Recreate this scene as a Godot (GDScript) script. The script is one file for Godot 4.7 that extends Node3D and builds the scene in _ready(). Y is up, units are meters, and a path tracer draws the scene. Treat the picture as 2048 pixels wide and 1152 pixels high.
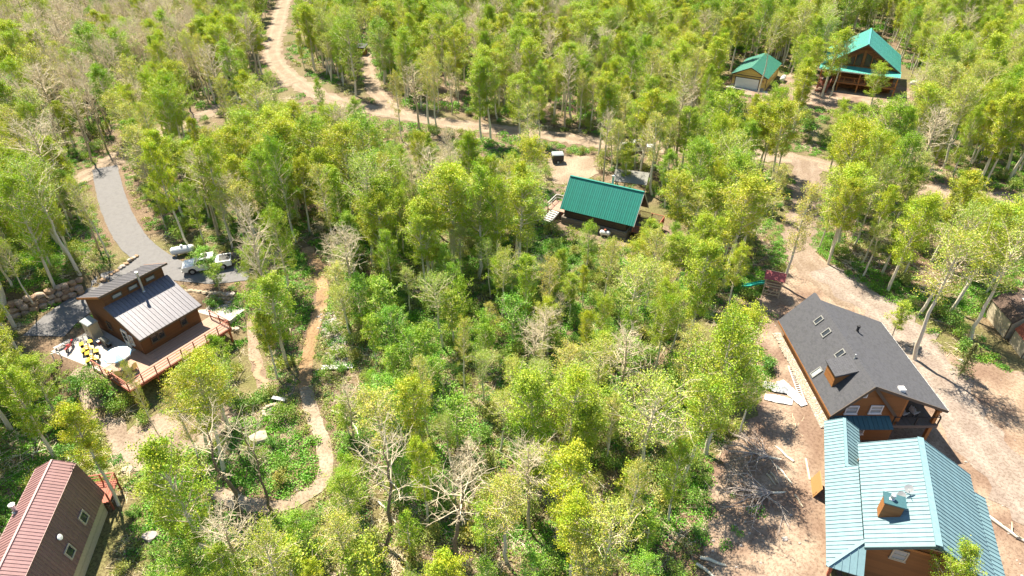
extends Node3D
# A wooded cabin settlement seen from the air. Units are metres; the ground is near y = 0 and the camera hangs above the origin, looking towards -z.

var M := {}            # materials
var T := {}            # computed textures
var taken := {}        # names in use at top level
var hill := FastNoiseLite.new()
var blot := FastNoiseLite.new()
var fine := FastNoiseLite.new()

# ---------------------------------------------------------------- mesh builder
class MB:
	var v := PackedVector3Array()
	var n := PackedVector3Array()
	var c := PackedColorArray()
	var col := Color.WHITE
	func tri(a: Vector3, b: Vector3, d: Vector3) -> void:
		var nn := (d - a).cross(b - a).normalized()
		v.append(a); v.append(b); v.append(d)
		n.append(nn); n.append(nn); n.append(nn)
		c.append(col); c.append(col); c.append(col)
	func quad(a: Vector3, b: Vector3, d: Vector3, e: Vector3) -> void:
		tri(a, b, d); tri(a, d, e)
	func face(a: Vector3, b: Vector3, d: Vector3, e: Vector3, out: Vector3) -> void:
		if (d - a).cross(b - a).dot(out) < 0.0: quad(a, e, d, b)
		else: quad(a, b, d, e)
	func hexa(p: Array) -> void:      # p: four bottom corners in order, then the four above them
		var m := Vector3.ZERO
		for q in p: m += q
		m /= 8.0
		for f in [[0, 1, 2, 3], [4, 5, 6, 7], [0, 1, 5, 4], [1, 2, 6, 5], [2, 3, 7, 6], [3, 0, 4, 7]]:
			var ctr: Vector3 = (p[f[0]] + p[f[1]] + p[f[2]] + p[f[3]]) / 4.0
			face(p[f[0]], p[f[1]], p[f[2]], p[f[3]], ctr - m)
	func box(ctr: Vector3, s: Vector3, b := Basis.IDENTITY) -> void:
		var h := s / 2.0
		var p := []
		for y in [-h.y, h.y]:
			for q in [[-h.x, -h.z], [h.x, -h.z], [h.x, h.z], [-h.x, h.z]]: p.append(ctr + b * Vector3(q[0], y, q[1]))
		hexa(p)
	func bar(a: Vector3, b: Vector3, w: float, h: float) -> void:   # a squared timber from a to b
		var d := (b - a)
		var l := d.length()
		d /= l
		var s := d.cross(Vector3.UP)
		s = Vector3.RIGHT if s.length() < 0.01 else s.normalized()
		box((a + b) / 2.0, Vector3(w, h, l), Basis(s, s.cross(d) * -1.0, d))
	func tube(p: Array, r: Array, sides := 6, cap := true) -> void:
		var rings := []
		var norms := []
		for i in p.size():
			var d: Vector3 = (p[min(i + 1, p.size() - 1)] - p[max(i - 1, 0)]).normalized()
			var s := d.cross(Vector3(0.31, 0.2, 0.93)).normalized()
			if absf(d.y) < 0.6: s = d.cross(Vector3.UP).normalized()
			var t := d.cross(s)
			var ring := []
			var rn := []
			for k in sides:
				var a := TAU * k / sides
				var o := s * cos(a) + t * sin(a)
				rn.append(o)
				ring.append(p[i] + o * r[i])
			rings.append(ring); norms.append(rn)
		for i in p.size() - 1:
			for k in sides:
				var k2 := (k + 1) % sides
				var P := [rings[i][k], rings[i][k2], rings[i + 1][k2], rings[i + 1][k]]
				var N := [norms[i][k], norms[i][k2], norms[i + 1][k2], norms[i + 1][k]]
				var order := [0, 1, 2, 0, 2, 3]
				if (P[2] - P[0]).cross(P[1] - P[0]).dot(N[0]) < 0.0: order = [0, 2, 1, 0, 3, 2]
				for o in order:
					v.append(P[o]); n.append(N[o]); c.append(col)
		if cap and sides > 3:
			for e in [0, p.size() - 1]:
				for k in range(1, sides - 1):
					if e == 0: tri(rings[e][0], rings[e][k], rings[e][k + 1])
					else: tri(rings[e][0], rings[e][k + 1], rings[e][k])
	func lathe(prof: Array, sides: int, xf := Transform3D.IDENTITY) -> void:   # prof: Vector2(radius, height)
		for i in prof.size() - 1:
			for k in sides:
				var a0 := TAU * k / sides
				var a1 := TAU * (k + 1) / sides
				var q := []
				for e in [[i, a0], [i, a1], [i + 1, a1], [i + 1, a0]]: q.append(xf * Vector3(prof[e[0]].x * cos(e[1]), prof[e[0]].y, prof[e[0]].x * sin(e[1])))
				var mid := xf.basis * Vector3(cos((a0 + a1) / 2), 0.02, sin((a0 + a1) / 2))
				if absf(prof[i].y - prof[i + 1].y) < 0.001: mid = xf.basis * Vector3(0, 1 if i > 0 else -1, 0)
				if prof[i].x < 0.0005: _t(q[0], q[2], q[3], mid)
				elif prof[i + 1].x < 0.0005: _t(q[0], q[1], q[2], mid)
				else: face(q[0], q[1], q[2], q[3], mid)
	func _t(a: Vector3, b: Vector3, d: Vector3, out: Vector3) -> void:
		if (d - a).cross(b - a).dot(out) < 0.0: tri(a, d, b)
		else: tri(a, b, d)
	func poly(p: Array, out: Vector3) -> void:
		for i in range(1, p.size() - 1): _t(p[0], p[i], p[i + 1], out)
	func extrude(p: Array, d: Vector3) -> void:       # a flat outline given depth
		var nn := Vector3.ZERO
		for i in range(1, p.size() - 1): nn += (p[i] - p[0]).cross(p[i + 1] - p[0])
		if nn.dot(d) > 0.0: nn = -nn
		var flat := PackedVector2Array()
		var b := Basis.looking_at(nn.normalized(), Vector3.UP if absf(nn.normalized().y) < 0.9 else Vector3.RIGHT)
		for q in p: flat.append(Vector2(b.x.dot(q), b.y.dot(q)))
		var id := Geometry2D.triangulate_polygon(flat)
		for i in range(0, id.size(), 3):
			_t(p[id[i]], p[id[i + 1]], p[id[i + 2]], nn)
			_t(p[id[i]] + d, p[id[i + 1]] + d, p[id[i + 2]] + d, -nn)
		var ccw := not Geometry2D.is_polygon_clockwise(flat)
		for i in p.size():
			var a: Vector3 = p[i]
			var e: Vector3 = p[(i + 1) % p.size()]
			var o := (e - a).cross(nn) * (1.0 if ccw else -1.0)
			face(a, e, e + d, a + d, o)
	func mesh() -> ArrayMesh:
		var m := ArrayMesh.new()
		var a := []
		a.resize(Mesh.ARRAY_MAX)
		a[Mesh.ARRAY_VERTEX] = v; a[Mesh.ARRAY_NORMAL] = n; a[Mesh.ARRAY_COLOR] = c
		m.add_surface_from_arrays(Mesh.PRIMITIVE_TRIANGLES, a)
		return m

# ---------------------------------------------------------------- scene tree helpers
func numbered(called: String) -> String:
	if not taken.has(called):
		taken[called] = 0
		return called
	taken[called] += 1
	return "%s_%03d" % [called, taken[called]]
func put(called: String, mesh: Mesh, m: Material, parent: Node) -> MeshInstance3D:
	var o := MeshInstance3D.new()
	o.mesh = mesh
	if m: o.material_override = m
	o.name = numbered(called) if parent == self else called
	parent.add_child(o, true)
	return o
func tag(o: Node, label: String, category: String, group := "") -> Node:
	o.set_meta("label", label); o.set_meta("category", category)
	if group: o.set_meta("group", group)
	return o
func thing(called: String, label: String, category: String, at := Vector3.ZERO, turn := 0.0, group := "") -> Node3D:
	var o := Node3D.new()
	o.name = numbered(called)
	add_child(o)
	o.position = at; o.rotation.y = turn
	tag(o, label, category, group)
	return o
func sub(called: String, parent: Node) -> Node3D:
	var o := Node3D.new()
	o.name = called
	parent.add_child(o, true)
	return o
func structure(called: String, mesh: Mesh, m: Material) -> MeshInstance3D:
	var o := put(called, mesh, m, self)
	o.set_meta("kind", "structure")
	return o

# ---------------------------------------------------------------- materials
func lin(r: float, g: float, b: float) -> Color: return Color(r, g, b).linear_to_srgb()
func noise_bytes(size: int, freq: float, seed_: int, type := FastNoiseLite.TYPE_SIMPLEX_SMOOTH, oct := 3) -> PackedByteArray:
	var f := FastNoiseLite.new()
	f.seed = seed_; f.frequency = freq; f.noise_type = type; f.fractal_octaves = oct
	return f.get_seamless_image(size, size).get_data()
func ramp_tex(size: int, a: PackedByteArray, wa: float, b: PackedByteArray, wb: float, ramp: Array) -> ImageTexture:   # ramp: linear colours
	var d := PackedByteArray()
	d.resize(size * size * 3)
	var lut := []
	for i in 256:
		var t := i / 255.0 * (ramp.size() - 1)
		var k: int = min(int(t), ramp.size() - 2)
		var cc: Color = (ramp[k] as Color).lerp(ramp[k + 1], t - k).linear_to_srgb()
		lut.append([int(cc.r * 255), int(cc.g * 255), int(cc.b * 255)])
	for i in size * size:
		var x: int = clampi(int(a[i] * wa + b[i] * wb), 0, 255)
		var l = lut[x]
		d[i * 3] = l[0]; d[i * 3 + 1] = l[1]; d[i * 3 + 2] = l[2]
	var im := Image.create_from_data(size, size, false, Image.FORMAT_RGB8, d)
	im.generate_mipmaps()
	return ImageTexture.create_from_image(im)
func grey(v: float) -> Color: return Color(v, v, v)
func mat(albedo: Color, rough := 0.8, tex: Texture2D = null, scale := 1.0, world := false, metal := 0.0, vcol := false) -> StandardMaterial3D:
	var m := StandardMaterial3D.new()
	m.albedo_color = albedo.linear_to_srgb()
	m.roughness = rough; m.metallic = metal
	m.cull_mode = BaseMaterial3D.CULL_DISABLED
	if tex:
		m.albedo_texture = tex
		m.uv1_triplanar = true; m.uv1_world_triplanar = world
		m.uv1_scale = Vector3.ONE * scale
	m.vertex_color_use_as_albedo = vcol
	return m
func leafmat(tint: Color) -> StandardMaterial3D:
	var m := mat(tint, 0.55, null, 1, false, 0, true)
	m.backlight_enabled = true
	m.backlight = Color(0.7, 0.76, 0.13)
	return m
func make_materials() -> void:
	var a := noise_bytes(512, 0.09, 3)
	var b := noise_bytes(512, 0.02, 5)
	var g := noise_bytes(512, 0.3, 9, FastNoiseLite.TYPE_VALUE, 2)
	var w := noise_bytes(512, 0.05, 12, FastNoiseLite.TYPE_CELLULAR, 2)
	T.grit = ramp_tex(512, g, 0.6, b, 0.4, [grey(0.42), grey(0.8), grey(0.95), grey(1.0)])
	T.soft = ramp_tex(512, a, 0.4, b, 0.6, [grey(0.62), grey(0.85), grey(1.0)])
	var g2 := noise_bytes(512, 0.13, 31, FastNoiseLite.TYPE_SIMPLEX, 3)
	var g3 := noise_bytes(512, 0.045, 33, FastNoiseLite.TYPE_SIMPLEX, 4)
	T.floor = ramp_tex(512, g2, 0.45, g3, 0.55, [Color(0.08, 0.06, 0.04), Color(0.2, 0.15, 0.11), Color(0.55, 0.47, 0.38), Color(0.85, 0.78, 0.68), Color(1, 0.97, 0.9), Color(1, 1, 1)])
	T.dirt = ramp_tex(512, g2, 0.45, g3, 0.55, [Color(0.34, 0.28, 0.25), Color(0.55, 0.48, 0.43), Color(0.85, 0.8, 0.74), Color(0.98, 0.95, 0.9), Color(1, 1, 1)])
	T.stone = ramp_tex(512, a, 0.5, w, 0.5, [Color(0.45, 0.42, 0.4), Color(0.75, 0.72, 0.7), Color(1, 0.98, 0.95)])
	T.bark = ramp_tex(512, noise_bytes(512, 0.035, 21), 0.55, g, 0.45, [Color(0.06, 0.05, 0.04), Color(0.5, 0.46, 0.4), Color(0.85, 0.82, 0.76), Color(0.95, 0.93, 0.88), Color(1, 1, 0.97)])
	T.wood = ramp_tex(512, a, 0.45, g, 0.55, [Color(0.5, 0.42, 0.36), Color(0.8, 0.76, 0.7), Color(1, 1, 1)])
	M.floor = mat(Color(0.8, 0.8, 0.8), 0.95, T.floor, 0.13, true, 0, true)
	M.dirt = mat(Color(0.76, 0.76, 0.76), 0.95, T.dirt, 0.1, true, 0, true)
	M.asphalt = mat(Color(0.15, 0.146, 0.15), 0.9, T.grit, 0.12, true)
	M.concrete = mat(Color(0.43, 0.4, 0.37), 0.85, T.soft, 0.3, true)
	M.bark = mat(Color(0.72, 0.69, 0.6), 0.8, T.bark, 0.9)
	M.deadbark = mat(Color(0.5, 0.43, 0.34), 0.9, T.bark, 0.9)
	M.darkbark = mat(Color(0.19, 0.15, 0.115), 0.9, T.bark, 0.9)
	M.twig = mat(Color(0.62, 0.53, 0.37), 0.9)
	M.stem = mat(Color(0.2, 0.15, 0.1), 0.9)
	M.leaf = [leafmat(Color(1, 1, 1)), leafmat(Color(1.0, 0.93, 0.85)), leafmat(Color(0.82, 0.9, 0.9))]
	M.herb = leafmat(Color(1, 1, 1))
	M.needle = leafmat(Color(1, 1, 1))
	M.boulder = mat(Color(0.4, 0.28, 0.18), 0.9, T.stone, 0.5)
	M.paleboulder = mat(Color(0.52, 0.46, 0.36), 0.9, T.stone, 0.5)
	M.rock = mat(Color(0.45, 0.41, 0.38), 0.9, T.stone, 0.6)
	M.gravel = mat(Color(0.46, 0.4, 0.37), 0.9, T.grit, 0.25, true)
	M.glass = mat(Color(0.03, 0.035, 0.04), 0.06)
	M.paleglass = mat(Color(0.3, 0.33, 0.34), 0.12)
	M.white = mat(Color(0.7, 0.7, 0.69), 0.5)
	M.black = mat(Color(0.02, 0.02, 0.022), 0.6)
	M.rubber = mat(Color(0.025, 0.025, 0.026), 0.85)
	M.steel = mat(Color(0.55, 0.56, 0.58), 0.35, null, 1, false, 0.7)
	M.tank = mat(Color(0.74, 0.75, 0.74), 0.35, T.soft, 0.6)

# ---------------------------------------------------------------- ground
const CABIN := Vector2(-39.06, -52.09)     # brown cabin's near corner; its plan runs along (0.538, -0.843)
func smooth(a: float, b: float, x: float) -> float:
	var t := clampf((x - a) / (b - a), 0.0, 1.0)
	return t * t * (3.0 - 2.0 * t)
func ty(x: float, z: float) -> float:
	var h := hill.get_noise_2d(x, z) * 0.16
	var d := Vector2(x, z) - CABIN
	if d.length() < 32.0:
		var u := d.x * 0.538 - d.y * 0.843
		var v := d.x * 0.843 + d.y * 0.538
		var away: float = maxf(maxf(-4.7 - u, u - 9.5), maxf(v - 0.6, -12.0 - v))
		h *= smooth(0.0, 4.0, away)
		var front := smooth(0.3, 4.5, v) * smooth(-12.0, -7.0, u) * (1.0 - smooth(8.0, 14.0, u)) * (1.0 - smooth(8.0, 19.0, v))
		var side := smooth(4.8, 8.0, -u) * smooth(-9.0, -4.0, v) * (1.0 - smooth(9.0, 17.0, -u)) * (1.0 - smooth(6.0, 14.0, v))
		h -= 2.3 * clampf(front + side, 0.0, 1.0)
		var pad := Vector2(x + 34.4, z + 59.6).length()
		h -= 1.2 * (1.0 - smooth(2.8, 4.6, pad)) * smooth(7.6, 8.6, u)
	# the yard rises against the uphill wall of the black shingled house
	var xe := 28.0 - maxf(z + 41.0, 0.0) * 0.38
	h += 2.2 * smooth(xe - 15.0, xe - 0.8, x) * (1.0 - smooth(xe + 0.7, xe + 2.2, x)) * smooth(-62.0, -52.5, z) * (1.0 - smooth(-27.0, -16.0, z))
	# the bank held by the boulder wall behind the brown cabin
	var q := Vector2(x + 56.3, z + 57.95)
	var s := q.x * 0.73 - q.y * 0.684
	var b := -q.x * 0.684 - q.y * 0.73
	h += 1.7 * smooth(0.9, 3.2, b) * (1.0 - smooth(5.0, 16.0, b)) * smooth(-6.0, -1.0, s) * (1.0 - smooth(8.5, 12.0, s))
	return h
func at(x: float, z: float, up := 0.0) -> Vector3: return Vector3(x, ty(x, z) + up, z)
func axis(stops: Array) -> PackedFloat32Array:      # stops: [from, step, to, step, to ...]
	var r := PackedFloat32Array([stops[0]])
	for i in range(1, stops.size(), 2):
		while r[-1] < stops[i + 1] - 0.01: r.append(minf(r[-1] + stops[i], stops[i + 1]))
	return r
func make_ground() -> void:
	var xs := axis([-900, 60, -240, 8, -96, 2, -66, 1, 62, 2, 100, 8, 240, 60, 900])
	var zs := axis([-1300, 80, -420, 12, -252, 4, -130, 2, -92, 1, -18, 4, 10, 40, 60])
	var V := PackedVector3Array()
	var N := PackedVector3Array()
	var C := PackedColorArray()
	var I := PackedInt32Array()
	for z in zs:
		for x in xs:
			V.append(Vector3(x, ty(x, z), z))
			var e := 0.5
			N.append(Vector3(ty(x - e, z) - ty(x + e, z), 2 * e, ty(x, z - e) - ty(x, z + e)).normalized())
			var k := smooth(-0.25, 0.35, blot.get_noise_2d(x, z))
			var k2 := smooth(-0.3, 0.4, fine.get_noise_2d(x, z))
			C.append(Color(0.24, 0.175, 0.125).lerp(Color(0.19, 0.2, 0.07), k).lerp(Color(0.31, 0.25, 0.17), k2 * 0.5))
	var w := xs.size()
	for j in zs.size() - 1:
		for i in w - 1:
			var p := j * w + i
			for o in [p, p + 1, p + w + 1, p, p + w + 1, p + w]: I.append(o)
	var m := ArrayMesh.new()
	var a := []
	a.resize(Mesh.ARRAY_MAX)
	a[Mesh.ARRAY_VERTEX] = V; a[Mesh.ARRAY_NORMAL] = N; a[Mesh.ARRAY_COLOR] = C; a[Mesh.ARRAY_INDEX] = I
	m.add_surface_from_arrays(Mesh.PRIMITIVE_TRIANGLES, a)
	structure("forest_floor", m, M.floor)
func V(x: float, y: float) -> Vector2: return Vector2(x, y)
func curve(pts: Array, step := 1.0) -> Array:
	var cv := Curve2D.new()
	for i in pts.size():
		var t: Vector2 = (pts[mini(i + 1, pts.size() - 1)] - pts[maxi(i - 1, 0)]) / 6.0
		cv.add_point(pts[i], -t, t)
	var l := cv.get_baked_length()
	var n := int(l / step)
	var r := []
	for i in n + 1: r.append(cv.sample_baked(l * i / n))
	return r
func strip(called: String, pts: Array, width: float, m: Material, c0: Color, c1: Color, lift: float, ragged := 0.5, tracks := true) -> Array:
	var p := curve(pts)
	var mb := MB.new()
	var rows := []
	for i in p.size():
		var d: Vector2 = (p[mini(i + 1, p.size() - 1)] - p[maxi(i - 1, 0)]).normalized()
		var s := Vector2(-d.y, d.x)
		var row := []
		for k in 9:
			var o := (k - 4) / 4.0 * width / 2.0
			if k == 0 or k == 8: o *= 1.0 + fine.get_noise_2d(p[i].x * 3.0 + k * 40, p[i].y * 3.0) * ragged
			var q: Vector2 = p[i] + s * o
			var t := smooth(-0.3, 0.4, fine.get_noise_2d(q.x * 1.5, q.y * 1.5))
			if tracks: t = clampf(t * 0.6 + (0.5 if k == 2 or k == 6 else 0.0), 0.0, 1.0)
			row.append([at(q.x, q.y, lift), c0.lerp(c1, t)])
		rows.append(row)
	for i in rows.size() - 1:
		for k in 8:
			var cs := [rows[i][k], rows[i][k + 1], rows[i + 1][k + 1], rows[i + 1][k]]
			for o in [0, 1, 2, 0, 2, 3]:
				mb.v.append(cs[o][0]); mb.n.append(Vector3.UP); mb.c.append(cs[o][1])
	for i in range(0, mb.v.size(), 3):       # wind every face upward
		if (mb.v[i + 2] - mb.v[i]).cross(mb.v[i + 1] - mb.v[i]).y < 0.0:
			var q := mb.v[i + 1]
			mb.v[i + 1] = mb.v[i + 2]; mb.v[i + 2] = q
			var qc := mb.c[i + 1]
			mb.c[i + 1] = mb.c[i + 2]; mb.c[i + 2] = qc
	structure(called, mb.mesh(), m)
	return p
func sheet(called: String, outline: Array, m: Material, c0: Color, c1: Color, lift: float) -> void:   # ground cover over an outline, on a fine grid
	var pl := PackedVector2Array()
	for i in outline.size():              # ragged edge
		var a: Vector2 = outline[i]
		var b: Vector2 = outline[(i + 1) % outline.size()]
		var n := maxi(1, int(a.distance_to(b) / 0.8))
		for k in n:
			var q := a.lerp(b, float(k) / n)
			pl.append(q + Vector2(fine.get_noise_2d(q.x * 4, q.y * 4), fine.get_noise_2d(q.y * 4 + 90, q.x * 4)) * 1.1)
	var lo := pl[0]
	var hi := pl[0]
	for q in pl:
		lo = Vector2(minf(lo.x, q.x), minf(lo.y, q.y)); hi = Vector2(maxf(hi.x, q.x), maxf(hi.y, q.y))
	var mb := MB.new()
	var cell := 1.2
	for i in int((hi.x - lo.x) / cell) + 1:
		for j in int((hi.y - lo.y) / cell) + 1:
			var o := lo + Vector2(i, j) * cell
			var sq := PackedVector2Array([o, o + Vector2(cell, 0), o + Vector2(cell, cell), o + Vector2(0, cell)])
			for piece in Geometry2D.intersect_polygons(pl, sq):
				var id := Geometry2D.triangulate_polygon(piece)
				for k in range(0, id.size(), 3):
					var t := [piece[id[k]], piece[id[k + 1]], piece[id[k + 2]]]
					if (t[2] - t[0]).cross(t[1] - t[0]) > 0.0: t = [t[0], t[2], t[1]]
					for q in t:
						mb.v.append(at(q.x, q.y, lift)); mb.n.append(Vector3.UP)
						mb.c.append(c0.lerp(c1, smooth(-0.35, 0.35, fine.get_noise_2d(q.x * 1.2, q.y * 1.2) + 0.4 * blot.get_noise_2d(q.x * 3, q.y * 3))))
	for i in range(0, mb.v.size(), 3):
		if (mb.v[i + 2] - mb.v[i]).cross(mb.v[i + 1] - mb.v[i]).y < 0.0:
			var q := mb.v[i + 1]
			mb.v[i + 1] = mb.v[i + 2]; mb.v[i + 2] = q
			var qc := mb.c[i + 1]
			mb.c[i + 1] = mb.c[i + 2]; mb.c[i + 2] = qc
	structure(called, mb.mesh(), m)
var ways := []       # centre lines with half widths: nothing tall grows on them
func make_roads() -> void:
	var tan0 := Color(0.31, 0.245, 0.18)
	var tan1 := Color(0.45, 0.37, 0.285)
	var road := [V(-79.6, -248.5), V(-66.4, -191), V(-59.8, -165.7), V(-51.4, -149.3), V(-40.6, -135.4), V(-30.6, -127.7), V(-22, -123.5), V(-13.8, -119.4), V(-6, -116.8), V(2.4, -114.3), V(9.6, -111.9), V(16.5, -108.5), V(24.3, -107.3), V(36.9, -105.2), V(48.7, -102), V(57.8, -94.2), V(67.3, -89.9), V(78.9, -86.5), V(100, -80)]
	ways.append([strip("dirt_road", road, 4.7, M.dirt, tan0, tan1, 0.05), 3.4])
	ways.append([strip("side_road", [V(-21.9, -122.9), V(-28.2, -135.4), V(-32.9, -149.3), V(-37.5, -168)], 3.6, M.dirt, tan0, tan1, 0.056), 2.2])
	ways.append([strip("branch_road", [V(-48.7, -145.6), V(-55.4, -135.4), V(-59.8, -124.8), V(-63.8, -116.8), V(-67.3, -104.1), V(-66.8, -97)], 4.6, M.dirt, tan0, tan1, 0.06), 2.5])
	ways.append([strip("dirt_lane", [V(-90, -76), V(-77.5, -85.8), V(-73.6, -89), V(-69.9, -93.3), V(-67.3, -99)], 4.2, M.dirt, tan0, tan1, 0.064), 2.4])
	ways.append([strip("asphalt_driveway", [V(-67.3, -99), V(-61.2, -89), V(-55.9, -81.2), V(-51, -75), V(-46.1, -70.6), V(-41.7, -67.7), V(-37, -66.9), V(-32.9, -67.7)], 3.7, M.asphalt, Color.WHITE, Color.WHITE, 0.07, 0.06, false), 2.8])
	ways.append([strip("asphalt_apron", [V(-46.3, -70.2), V(-48.2, -66), V(-50.2, -61.4), V(-51.2, -58), V(-51.3, -55)], 4.6, M.asphalt, Color.WHITE, Color.WHITE, 0.075, 0.05, false), 3.0])
	ways.append([strip("right_road", [V(49.4, -101.6), V(44.3, -87.4), V(39.9, -78.3), V(37.9, -73), V(38.2, -67.1), V(40.5, -60.8)], 4.2, M.dirt, Color(0.272, 0.208, 0.16), Color(0.368, 0.304, 0.248), 0.062), 2.2])
	ways.append([strip("trail", [V(-27.4, -73.7), V(-25, -69.4), V(-23.1, -64.9), V(-22.1, -59.8), V(-22.1, -55.3), V(-21.7, -51.1), V(-20.4, -46.7)], 1.45, M.dirt, Color(0.336, 0.224, 0.12), Color(0.448, 0.32, 0.192), 0.05, 0.35, false), 1.2])
	ways.append([strip("gravel_trail", [V(-20.6, -47.2), V(-18.9, -43.3), V(-17.2, -40.2), V(-16.1, -37.4), V(-16.2, -35), V(-17.9, -33.5), V(-19.9, -32.9), V(-22.8, -33.5), V(-25.5, -34.8)], 1.3, M.dirt, Color(0.352, 0.288, 0.216), Color(0.464, 0.4, 0.32), 0.056, 0.35, false), 1.2])
	ways.append([strip("footpath", [V(-44.5, -50), V(-42, -46.6), V(-39, -44), V(-36.2, -40.8), V(-33, -38.4), V(-29.4, -37.4)], 2.0, M.dirt, Color(0.288, 0.224, 0.176), Color(0.4, 0.336, 0.272), 0.06, 0.5, false), 1.2])
	ways.append([strip("lower_path", [V(-30.5, -60), V(-29, -55.5), V(-27.3, -52), V(-25.5, -48.5)], 1.15, M.dirt, Color(0.272, 0.2, 0.144), Color(0.4, 0.32, 0.24), 0.05, 0.5, false), 1.0])
	ways.append([strip("gravel_drive", [V(39.2, -68.5), V(41.0, -64.4), V(43.0, -60.3), V(43.6, -54.4), V(43.3, -48.1), V(42.4, -42), V(42.3, -37.4), V(43, -30), V(44, -22)], 5.0, M.dirt, Color(0.3, 0.25, 0.22), Color(0.43, 0.38, 0.345), 0.066, 0.6), 2.2])
	var red0 := Color(0.255, 0.175, 0.13)
	var red1 := Color(0.43, 0.34, 0.265)
	sheet("dirt_yard", [V(23.6, -58), V(28.1, -61.8), V(33.1, -66), V(36.5, -73), V(39.6, -75), V(40.1, -71), V(41.7, -66), V(44.9, -59.8), V(45.1, -52.7), V(58, -45.5), V(58, -12), V(13, -12), V(14.2, -27), V(15.7, -31.8), V(17, -36.3), V(22.2, -42), V(25.5, -46.7), V(25.4, -52.7)], M.dirt, red0, red1, 0.045)
	sheet("trailer_pad", [V(6.1, -104.1), V(14.1, -103), V(13.9, -97), V(10, -92), V(6.4, -93)], M.dirt, tan0, tan1, 0.05)
	sheet("log_house_yard", [V(46, -137), V(56.1, -132.8), V(62, -128.5), V(71, -126.5), V(79, -129), V(86, -137), V(84, -150), V(63.3, -150), V(58, -140)], M.dirt, red0, red1, 0.045)
	sheet("green_cabin_yard", [V(4, -81), V(6, -76.5), V(12, -72.5), V(18.5, -71.5), V(24, -77), V(21, -80), V(17, -82), V(8, -92), V(5, -90)], M.dirt, Color(0.2, 0.144, 0.104), Color(0.32, 0.248, 0.184), 0.045)
	sheet("fire_pit_clearing", [V(-26, -50), V(-22.5, -50.5), V(-21.4, -46), V(-20, -42.5), V(-19.5, -39.5), V(-23, -38.5), V(-25, -42)], M.dirt, Color(0.224, 0.16, 0.116), Color(0.336, 0.256, 0.192), 0.04)
	sheet("deck_clearing", [V(-37, -45), V(-30, -47), V(-26, -44), V(-27, -39.5), V(-32, -38.8), V(-36, -40)], M.dirt, Color(0.272, 0.208, 0.16), Color(0.4, 0.328, 0.256), 0.04)
	sheet("gravel_turnout", [V(-36, -75.5), V(-31, -73.5), V(-29.5, -70), V(-33, -69.4), V(-38, -70.5)], M.dirt, Color(0.272, 0.208, 0.144), Color(0.4, 0.336, 0.264), 0.045)
	sheet("sandy_patch", [V(57.7, -61.8), V(62, -64), V(70, -68), V(70, -60), V(63, -56)], M.dirt, tan0, tan1, 0.045)
# ---------------------------------------------------------------- vegetation
func leaf(mb: MB, p: Vector3, s: float, rg: RandomNumberGenerator, up: float, c: Color) -> void:   # one folded leaf blade
	var d := Vector3(rg.randfn(), rg.randfn() * 0.7, rg.randfn()).normalized()
	var nn := Vector3(rg.randfn(), absf(rg.randfn()) * up + 0.15, rg.randfn()).normalized()
	var t := d.cross(nn).normalized()
	d = nn.cross(t)
	mb.col = c
	var a := p - d * s * 0.5
	var b := p + d * s * 0.55
	var f := nn * s * 0.12
	mb.tri(a, b, p + t * s * 0.42 + f)
	mb.tri(a, p - t * s * 0.42 + f, b)
func vary(base: Color, rg: RandomNumberGenerator, k := 0.25) -> Color:
	var f := 1.0 + rg.randfn() * k * 0.5
	return Color(base.r * f * (1.0 + rg.randfn() * 0.1), base.g * f, base.b * f * (1.0 + rg.randfn() * 0.2)).clamp()
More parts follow.
